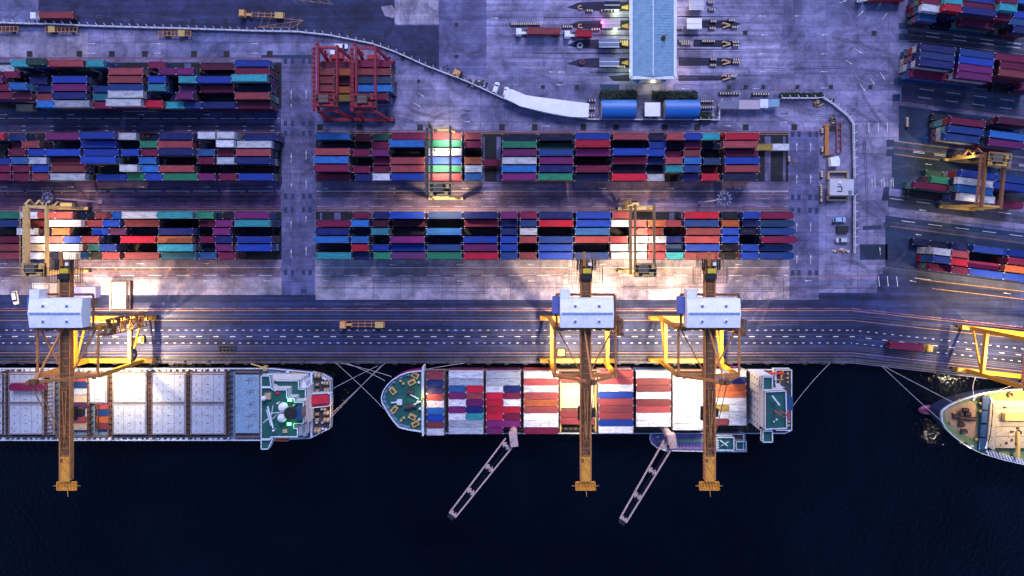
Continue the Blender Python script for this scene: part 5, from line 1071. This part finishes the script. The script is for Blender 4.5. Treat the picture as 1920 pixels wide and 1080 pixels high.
p = W(1274, 20, 0); lamp('POINT', (p.x, p.y, 4.5), 300, (1,.7,.5), .3); p = W(1174, 75, 0); lamp('POINT', (p.x, p.y, 4.5), 300, (.9,1,.45), .3)
# crash cushions (yellow) and chevron noses
def wedge(x, y, lab):
    q = PZ(.8, [(x-6,y-1),(x+6,y-4.5),(x+6,y+4.5),(x-6,y+2)]); mb = MB(); mb.prism(q, 0, .9); tag(mb.build('crash_cushion', paint('cushion_yellow', (.70,.42,.10), .5, 0, .3)), lab, 'crash cushion', 'crash cushions at the booth ends')
for y, l in ((13,'uppermost yellow crash cushion left of the gate roof'),(48,'second yellow crash cushion left of the gate roof'),(82,'third yellow crash cushion left of the gate roof'),(117,'lowest yellow crash cushion left of the gate roof')): wedge(1172, y, l)
def nose(x, y, w_, lab):
    mb = MB(); mb.bar(W(x, y-4, .5), W(x+w_, y, .5), .45, .8); mb.bar(W(x, y+5, .5), W(x+w_, y+1, .5), .45, .8); mb.bar(W(x, y-4, .5), W(x-1, y-1, .5), .35, .6)
    tag(mb.build('island_nose', paint('nose_gold', (.66,.42,.22), .6, 0, .4)), lab, 'island barrier', 'V shaped barriers on the traffic islands')
for y, l in ((47,'top V shaped barrier right of the gate'),(82,'second V shaped barrier right of the gate'),(116,'third V shaped barrier right of the gate'),(145,'lowest V shaped barrier right of the gate')): nose(1355, y, 14, l)
for y, l in ((14,'upper small C shaped barrier on the left gate island'),(49,'lower small C shaped barrier on the left gate island')):
    mb = MB(); mb.rim(PZ(.5, [(1092,y+3),(1086,y+3),(1084,y),(1086,y-3),(1090,y-3)]), 0, .7, .4, closed=False); tag(mb.build('island_nose', MC['nose_gold']), l, 'island barrier', 'small barriers on the left islands')
for x, y, l in ((1087,86,'dark round tyre pile on the third gate island'),(1091,117,'maroon round tub on the lowest gate island')):
    mb = MB(); p = W(x, y, 0); mb.tube(p, (p.x, p.y, .8), 1.1, 14, 0); mb.tube((p.x, p.y, .8), (p.x, p.y, .82), .6, 12, 1); tag(mb.build('tub', [paint('tub_maroon', (.10,.02,.05), .6) if y > 100 else m_grey, m_black]), l, 'tub')
# bollards in short rows
m_bolw = paint('bollard_cream', (.62,.48,.38), .5, 0, .1)
bm = MB(); bm.box((0,0,.5), (.42,.68,1.0), 0); bm.box((-.48,0,.45), (.4,.9,.9), 1); bo = bm.build('bollard', [m_bolw, m_black]); bme = bo.data; bpy.data.objects.remove(bo)
def bollards(x, y, n, dx, where, dy=0, rz=0):
    for i in range(n):
        o = bpy.data.objects.new('bollard', bme); COL.objects.link(o); p = W(x+i*dx, y+i*dy, 0); o.location = (p.x, p.y, 0); o.rotation_euler = (0,0,rz)
        tag(o, f'striped bollard in the short row {where}', 'bollard', 'striped bollards '+where)
for r in ((1101,21,3,4.3,'by the topmost left booth'),(1128,21,6,6,'below the topmost left booth'),(1056,51,5,4,'left of the second booth'),(1110,56,4,4.5,'below the second left booth'),(1163,79,4,4,'beside the third crash cushion'),(1158,126,4,4,'below the lowest crash cushion'),
          (1328,6,3,4.2,'at the top right booth'),(1330,19,3,4.2,'under the top right booth'),(1333,41,3,4,'above the second right island'),(1331,54,3,4,'beside the second right island'),(1367,39,3,4,'over the top V barrier'),(1373,52,3,4,'under the top V barrier'),
          (1274,79,5,4,'next to the third gate lane'),(1278,83,5,4,'just below the third gate lane row'),(1317,78,6,4.2,'in the middle of the third island'),(1374,80,3,4,'beside the second V barrier'),(1375,86,3,4,'below the second V barrier'),
          (1333,112,3,4,'over the fourth island'),(1332,123,3,4,'under the fourth island'),(1375,113,3,4,'over the third V barrier'),(1374,118,4,3.6,'below the third V barrier'),(1365,144,4,4,'at the lowest V barrier'),(1371,142,3,4,'above the lowest V barrier row'),
          (1314,190.5,6,4.2,'topmost right of the blue shed'),(1314,202,6,4.2,'second right of the blue shed'),(1318,216.5,5,4.4,'lowest right of the blue shed'),(1105,189,3,5,'above the white canopy corner'),(1106,204,3,4,'beside the white canopy corner'),(1104,217,3,4.2,'below the white canopy corner'),
          (960,46,6,4,'along the queueing lane edge'),(984,46,8,4,'further along the queueing lane'),(1270,54,3,4,'on the wall of the second lane'),(1350,176,8,5,'above the carport'),(1412,177,7,4.6,'above the carport right half')): bollards(*r)
for r in ((1540,242,3,0,'over the steel beam rack',3.3),(1540,277,3,0,'under the steel beam rack',3.3),(1539,322,4,0,'above the guard house',3),(1538,348,7,0,'in front of the guard house',3.6),(1538,370,3,0,'below the guard house',3.3),
          (1699,222,5,0,'at the end of the third slanted block',3.6),(1478,295,3,0,'at the end of the upper right block',3.4)): bollards(r[0], r[1], r[2], r[3], r[4], r[5], R(90))
# ======================= FENCES ==============================================
m_fen = paint('fence_white', (.70,.72,.80), .5, 0, .2); m_fb = paint('fence_base', (.10,.095,.14), .7, 0, .4)
def fence(pts, lab, step=15.6, h=2.3, side=1):
    o = thing('perimeter_fence', (0,0,0), 0, lab, 'fence'); P3 = [W(x, y, 0) for x, y in pts]
    mb = MB(); 
    for a, b_ in zip(P3, P3[1:]): mb.bar((a.x, a.y, .35), (b_.x, b_.y, .35), .35, .7)
    part(mb, 'base_wall', m_fb, o)
    mb = MB(); mb2 = MB(); mb3 = MB()
    for a, b_ in zip(P3, P3[1:]):
        mb.bar((a.x, a.y, h), (b_.x, b_.y, h), .18, .12)
        mb3.bar((a.x, a.y, 1.1), (b_.x, b_.y, 1.1), .14, .14); mb3.bar((a.x, a.y, 1.7), (b_.x, b_.y, 1.7), .10, .1)
    part(mb, 'top_rail', m_fen, o); part(mb3, 'mid_rail', m_fen, o)
    acc = 0; step_m = step/S; k = 0
    for a, b_ in zip(P3, P3[1:]):
        L = (b_-a).length; d = (b_-a).normalized(); n = Vector((-d.y, d.x, 0))*side
        while acc < L and k < 99:
            p = a+d*acc; mb = MB(); mb.box((p.x, p.y, h/2), (.22,.22,h)); mb.bar((p.x, p.y, h), (p.x+n.x*.9-d.x*.6, p.y+n.y*.9-d.y*.6, h+.5), .2, .16); part(mb, 'post', m_fen, o); acc += step_m; k += 1
        acc -= L
fence([(-60,42),(0,44.5),(60,46.5),(200,51.5),(360,56),(480,60),(560,61.5),(620,68),(700,84),(740,98),(800,125)], 'white topped perimeter fence from the left edge past the red gantries')
fence([(800,125),(880,156),(940,184),(980,202),(1020,213),(1060,220),(1110,225),(1346,226),(1346,194),(1352,187)], 'white topped perimeter fence curving under the white canopy')
fence([(1463,185.5),(1530,185.5),(1540,184),(1560,197),(1587,219),(1596,232),(1598,335)], 'white topped perimeter fence rounding the corner to the guard house')
fence([(1598,367),(1598,474)], 'straight white topped fence below the guard house')
# ======================= DRAIN COVERS, MASTS ================================
m_drain = paint('drain_cover_black', (.006,.007,.012), .7, 0, .2)
def drains(y, xs, s, row):
    for i, x in enumerate(xs):
        p = W(x, y, .0); mb = MB(); mb.box((0,0,.03), (s,s,.06)); mb.rim([(-s/2,-s/2),(s/2,-s/2),(s/2,s/2),(-s/2,s/2)], .03, .09, .12)
        o = mb.build('drain_cover', m_drain); o.location = (p.x, p.y, .06); tag(o, f'square black drain cover, {ORD[i]} from left {row}', 'drain cover', 'square black drain covers')
drains(101, (56,149,210,272,364,425,506), 1.95, 'on the pale strip above the upper left block')
drains(238.6, (600,674,788,941,1002.5,1094,1155,1246,1307,1398,1489), 1.95, 'in the row above the upper right block')
drains(40, (54,184,248,362,423), 1.3, 'along the fence at the top left'); drains(61, (601,658), 1.2, 'by the fence bend'); drains(163, (1018,1082,1367,1398,1431,1495,1558,1632), 1.25, 'in the row above the sheds')
drains(62, (1397,1639), 1.5, 'on the open yard near the top'); drains(46, (856,), 1.1, 'on the bluish paving'); drains(106, (856,), 1.1, 'lower on the bluish paving'); drains(190, (1559,), 1.9, 'outside the fence corner'); drains(241, (1560,), 1.9, 'beside the steel beam rack'); drains(110, (730,755,805), 1.1, 'near the curving fence'); drains(152, (785,), 1.0, 'on the pale ground right of red gantries')
def mast(bx, by, h, lab, cm, n=12):
    p = W(bx, by, 0); o = thing('light_mast', (p.x, p.y, 0), 0, lab, 'light mast', 'tall ring topped light masts')
    mb = MB(); mb.tube((0,0,0), (0,0,h), .32, 10, 0, .14); mb.tube((0,0,0), (0,0,.8), .7, 12); part(mb, 'pole', m_carl, o)
    mb = MB(); r = 1.7
    for i in range(24): a, c = 2*math.pi*i/24, 2*math.pi*(i+1)/24; mb.bar((r*math.cos(a), r*math.sin(a), h-.2), (r*math.cos(c), r*math.sin(c), h-.2), .22, .2)
    for i in range(4): a = i*math.pi/4; mb.bar((r*math.cos(a), r*math.sin(a), h-.2), (-r*math.cos(a), -r*math.sin(a), h-.2), .12)
    mb.tube((0,0,h-.5), (0,0,h+.1), .5, 10); part(mb, 'ring', m_carp, o)
    for i in range(n):
        a = 2*math.pi*i/n; mb = MB(); mb.box((2.15*math.cos(a), 2.15*math.sin(a), h-.3), (.75,.5,.35), 0, a); part(mb, 'lamp_head', cm, o)
mast(190, 378.5, 30.3, 'tall mast with dark lamp ring above the lower left block', m_black); mast(1312, 380, 30.3, 'tall mast with pale lamp ring above the lower right block', m_carp)
mast(1960, 425, 30.3, 'lattice topped mast at the right picture edge', m_fen)
# ======================= VEHICLES ===========================================
m_cabw = paint('cab_white', (.80,.82,.88), .35, 0, .1); m_ctire = m_black; m_caby = paint('cab_yellow', (.78,.48,.08), .4, 0, .2); m_cabo = paint('cab_orange', (.75,.38,.14), .45, 0, .25)
def truck(px, py, rz, L, label, cabm, boxc=None, back=.0, name='container_truck', fwd=-1):
    """fwd -1: cab towards -x of the local frame; px,py = centre of the trailer"""
    p = W(px, py, 1.5); o = thing(name, (p.x, p.y, 0), rz, label, 'truck', None); f = fwd; LL = 12.19 if L == 40 else 6.06
    mb = MB(); mb.bar((-LL/2, -.55, 1.2), (LL/2, -.55, 1.2), .2, .3); mb.bar((-LL/2, .55, 1.2), (LL/2, .55, 1.2), .2, .3)
    for k in range(6): mb.bar((-LL/2+.2+k*(LL-.4)/5, -1.1, 1.2), (-LL/2+.2+k*(LL-.4)/5, 1.1, 1.2), .25, .25)
    part(mb, 'trailer', c_brn if boxc is None else m_dark, o)
    if boxc is None: mb = MB(); mb.box((-f*(LL/2-2), 0, 1.5), (3.0, 2.2, .5)); part(mb, 'axle_deck', m_gold, o)
    mb = MB()
    for x in (-f*(LL/2-1.2), -f*(LL/2-2.5), f*(LL/2+.4), f*(LL/2+3.6)):
        for y in (-1.0, 1.0): mb.tube((x, y-.3, .5), (x, y+.3, .5), .5, 12)
    part(mb, 'wheel', m_black, o)
    cx = f*(LL/2+2.9); mb = MB(); mb.prism([(cx-1.0,-1.2),(cx+1.0,-1.2),(cx+1.0,1.2),(cx-1.0,1.2)], .6, 2.9, 0); mb.prism([(cx-.8,-1.0),(cx+.8,-1.0),(cx+.8,1.0),(cx-.8,1.0)], 2.9, 3.15, 0); mb.bar((f*LL/2, 0, 1.0), (cx, 0, 1.0), .9, .3)
    part(mb, 'cab', cabm, o); mb = MB(); mb.box((cx+f*1.02, 0, 2.2), (.08, 2.0, .8)); part(mb, 'windscreen', m_glass, o)
    if boxc:
        c = put(p.x, p.y, 1.42, L, boxc, rz, f"{ADJ[boxc]} {'long' if L==40 else 'short'} container carried on {label}"[:200], 'containers on trucks')
        c['label'] = f"{ADJ[boxc]} container riding on " + label
    return o
truck(113, 31.5, 0, 40, 'the white cab truck at top left', m_cabw, 'R'); truck(1019, 61, 0, 40, 'the white cab truck leading from left at the gate', m_cabw, 'R'); truck(1093.5, 65.5, 0, 20, 'the short truck queueing before the gate roof', m_cabw, 'C')
truck(1694, 648, R(-5), 40, 'the yellow cab truck on the quay road', m_caby, 'M', fwd=1); truck(690, 609, 0, 40, 'empty orange truck driving along the quay road', m_cabo); truck(502, 28, R(-2), 40, 'empty orange truck on the dark road at top', m_cabo)
truck(1660, -2, R(0), 40, 'the truck cut by the top edge at right', m_cabw, 'C')
def chassis(px, py, label, L=12, yb=.8):
    p = W(px, py, 0); o = thing('trailer_chassis', (p.x, p.y, 0), 0, label, 'trailer', 'empty orange trailers parked along the fence'); mb = MB()
    for y in (-.8, .8): mb.bar((-L/2, y, 1.1), (L/2, y, 1.1), .25, .35)
    for k in range(9): mb.bar((-L/2+.2+k*(L-.4)/8, -1.1, 1.15), (-L/2+.2+k*(L-.4)/8, 1.1, 1.15), .28, .3)
    part(mb, 'frame', c_brn, o); mb = MB()
    for x in (-L*.2, -L*.3, L*.32): 
        for y in (-1, 1): mb.tube((x, y-.3, .5), (x, y+.3, .5), .5, 10)
    part(mb, 'wheel', m_black, o); mb = MB(); mb.box((yb*L*.35, 0, 1.5), (2.4, 2.3, .5)); part(mb, 'tool_box', m_gold, o)
chassis(119, 57, 'orange trailer under the white cab truck at top left', 12, -.8); chassis(331, 64.5, 'orange trailer with gold box right of the other along the fence', 12, .6); chassis(8, 56, 'orange trailer cut by the left edge', 12, -.9)
def car(px, py, rz, label, cm=None, L=4.5):
    p = W(px, py, 0); o = thing('parked_car', (p.x, p.y, 0), rz, label, 'car', 'white cars parked in the port'); cm = cm or m_cabw
    mb = MB(); w2 = .92; pr = [(-L/2+.25,-w2),(L/2-.45,-w2),(L/2,-w2*.6),(L/2,w2*.6),(L/2-.45,w2),(-L/2+.25,w2),(-L/2,w2*.7),(-L/2,-w2*.7)]; mb.prism(pr, .3, .95); mb.prism([(-L*.36,-.72),(L*.14,-.72),(L*.14,.72),(-L*.36,.72)], 1.38, 1.46); part(mb, 'body', cm, o)
    mb = MB(); mb.add([(-L*.46,-.82,.95),(L*.28,-.82,.95),(L*.28,.82,.95),(-L*.46,.82,.95),(-L*.36,-.68,1.4),(L*.12,-.68,1.4),(L*.12,.68,1.4),(-L*.36,.68,1.4)], [(0,1,5,4),(1,2,6,5),(2,3,7,6),(3,0,4,7),(4,5,6,7)]); part(mb, 'glass', m_glass, o)
    mb = MB()
    for x in (-L*.3, L*.3):
        for y in (-.85, .85): mb.tube((x, y-.1, .32), (x, y+.1, .32), .32, 10)
    part(mb, 'wheel', m_black, o); return o
car(930,166, R(72), 'white car by the white canopy end beside the fence'); car(949,173.5, R(80), 'white car tight against the white canopy corner', None, 3.8); car(31,558, R(-80), 'white car left of the leftmost crane house', None, 5)
car(1572,412, 0, 'white pale blue pickup above the other car in the fence lot', paint('car_pale_blue', (.38,.55,.80), .35)); car(1577,450, R(180), 'white car in the lower bay of the fence lot', paint('car_silver', (.55,.58,.66), .35))
car(640,88, 0, 'white van parked at the north legs of the red gantries', None, 5.2); car(627,100, 0, 'small white car under the red gantry girders', None, 3.0)
# white tractor near the guard house, forklifts
p = W(1562, 304, 1); o = thing('tractor_unit', (p.x, p.y, 0), R(5), 'white tractor unit parked above the guard house', 'truck'); mb = MB(); mb.prism([(-1.6,-1.5),(1.4,-1.7),(1.8,.6),(1.2,1.9),(-1.6,1.7)], .6, 2.8); part(mb, 'cab', m_cabw, o); mb = MB(); mb.box((-.5,2.3,1), (1.6,1.2,.6)); part(mb, 'engine', m_dark, o)
def forklift(px, py, rz, label, cm):
    p = W(px, py, 0); o = thing('forklift', (p.x, p.y, 0), rz, label, 'forklift', 'yellow forklifts'); mb = MB(); mb.prism([(-1.5,-1.1),(1.0,-1.1),(1.0,1.1),(-1.5,1.1)], .5, 1.5); mb.box((-.4,0,2.3), (1.5,1.6,.15)); part(mb, 'body', cm, o)
    mb = MB(); mb.box((1.4,0,1.7), (.35,1.9,3.0)); mb.box((2.4,-.5,.3), (1.8,.2,.12)); mb.box((2.4,.5,.3), (1.8,.2,.12)); part(mb, 'mast', m_black, o)
    mb = MB()
    for x, y in ((-1,-1.15),(-1,1.15),(.8,-1.2),(.8,1.2)): mb.tube((x,y-.2,.5),(x,y+.2,.5),.5,10)
    part(mb, 'wheel', m_black, o)
forklift(265, 636, R(185), 'yellow forklift on the quay right of the leftmost crane', m_caby); forklift(858, 139, R(-28), 'yellow orange forklift on the bluish paving by the fence', m_cabo)
forklift(1053, 660, R(0), 'yellow straddle forklift under the crane portal left of centre', m_caby)
# steel beams and ladder frames by the fence
mb = MB(); q = W(1551, 262, 1); mb.box((q.x, q.y, .5), (1.4, 11, .9)); mb.box((q.x, q.y, 1.0), (.3, 11, .2))
for s in (-1, 1): mb.box((q.x, q.y+s*5.4, .6), (2.0,.5,1.1))
tag(mb.build('spreader_beam', c_brn), 'rusty orange steel beam laid beside the square drain cover', 'steel beam')
mb = MB(); a = W(1569, 230, .6); b_ = W(1569, 286, .6); c = W(1577.5, 229, .6); d_ = W(1577.5, 286, .6); mb.bar(a, b_, .35, .5); mb.bar(c, d_, .35, .5)
for k in range(6): mb.bar(a.lerp(b_, k/5), c.lerp(d_, k/5), .25, .3)
tag(mb.build('ladder_frame', paint('frame_maroon', (.30,.08,.10), .6)), 'maroon ladder shaped frame lying by the fence', 'steel frame')
def junk(px, py, wd, hd, n, label, mats, kind='scrap_pile'):
    mb = MB()
    for i in range(n):
        p = W(px+random.uniform(-wd, wd), py+random.uniform(-hd, hd), 0); s = random.uniform(.3, 1.1); mb.box((p.x, p.y, s*.3), (s*random.uniform(.5,2), s*random.uniform(.3,1), s*.6), random.randrange(len(mats)), random.uniform(0, 3))
    tag(mb.build(kind, mats), label, 'scrap', None)
junk(1533,187+7,7,5,20,'orange and tan scrap at the inside of the fence corner',[c_brn,m_tan,m_rust]); junk(1562,225,6,6,18,'scrap timber beside the fence curve',[c_brn,m_tan,m_dark]); junk(1575,470,16,3,26,'row of scrap below the lower car bay',[c_brn,m_dark,m_grey])
junk(895,157,18,6,40,'dark scrap heap beside the curving fence',[m_dark,m_black,m_grey]); junk(1562,420,1,1,2,'dark block beside the pale pickup',[m_black])
deb = MB(); q = W(1579,430,.4); deb.box((q.x,q.y,.5), (4.2,2.4,1.0)); tag(deb.build('covered_load', m_black), 'black covered load between the two cars in the lot', 'load')
mb = MB(); q = W(426, 654, 0)
for k in range(5): mb.bar((q.x-2.8+k*1.4, q.y-1.1, .4), (q.x-2.8+k*1.4, q.y+1.1, .4), .25, .5)
for s in (-1,0,1): mb.bar((q.x-3.0, q.y+s*1.1, .4), (q.x+3.0, q.y+s*1.1, .4), .25, .5)
tag(mb.build('spreader_frame', m_dark), 'dark lattice spreader frame lying on the quay road', 'steel frame')
# bush clumps round the sheds
m_leaf = paint('leaf_dark', (.012,.030,.018), .8, 0, .6, (.05,.07,.02), 1.5)
def bush(x0, y0, x1, y1, n, h, label):
    mb = MB()
    for i in range(n):
        p = W(random.uniform(x0, x1), random.uniform(y0, y1), 0); z = random.uniform(.2, h)
        for j in range(3):
            a, b2 = random.uniform(0, 6.3), random.uniform(.15, .45); u = Vector((math.cos(a), math.sin(a), random.uniform(-.5,.5)))*b2; v = Vector((-math.sin(a), math.cos(a), random.uniform(-.6,.6)))*b2*.7
            c = Vector((p.x, p.y, z)) + Vector((random.uniform(-.4,.4), random.uniform(-.4,.4), random.uniform(-.2,.2))); mb.add([c-u, c+v, c+u, c-v], [(0,1,2,3)])
    o = mb.build('hedge', m_leaf); tag(o, label, 'hedge')
bush(1126,172,1192,186,900,2.5,'dark hedge along the top of the left blue shed'); bush(1222,174,1305,186,1000,2.5,'dark hedge along the top of the right blue shed'); bush(1310,212,1330,228,300,2.2,'dark bush at the lower corner of the right blue shed')
bush(1463,176,1540,184,500,1.4,'low dark hedge outside the carport end fence'); bush(790,122,860,140,10,.8,'sparse weeds near the fence')
# flat pallets in the empty slots, bollards on the quay edge
mb = MB()
for i, x in enumerate(range(-420, 1590, 45)):
    p = W(x, 677.5, 0); mb = MB(); mb.tube((0,0,0), (0,0,.55), .3, 10); mb.tube((0,0,.55), (0,0,.75), .48, 10)
    if x < 0: continue
    o = mb.build('mooring_bollard', m_dark); o.location = (p.x, p.y, 0); tag(o, 'dark iron mooring bollard on the straight quay edge', 'mooring bollard', 'mooring bollards on the quay edge')
mb = MB()
for i in range(46):
    x = 5+i*35; p = W(x, 681.5, 0); mb.box((p.x, p.y-.2, -1.2), (1.6, .7, 2.0))
o = mb.build('fender', m_black); struct(o); 
q = W(1080, 405, 0)
mb = MB(); mb.bar(W(487,688,6), W(502,692,6), .5, .5); mb.box(W(498,690,5), (1.2,1.6,2)); mb.bar(W(471,682,.6), W(498,690,5), .35, .35); tag(mb.build('gangway_crane', m_gold), 'small yellow gangway hoist at the left ship bridge', 'hoist')
lamp('POINT', tuple(W(545,750,21.5)), 110, (.2,1,.3), .3); lamp('POINT', tuple(W(543,797,21.5)), 110, (.2,1,.3), .3)
# working lights on the ships
lamp('SPOT', tuple(W(795,744,13)), 2600, (1,.55,.2), .3, tuple(W(812,745,9)), 120); lamp('POINT', tuple(W(786,750,9)), 160, (.7,1,.3), .3)
p = W(660, 742, -2.2); pass
# lower tiers of every stack
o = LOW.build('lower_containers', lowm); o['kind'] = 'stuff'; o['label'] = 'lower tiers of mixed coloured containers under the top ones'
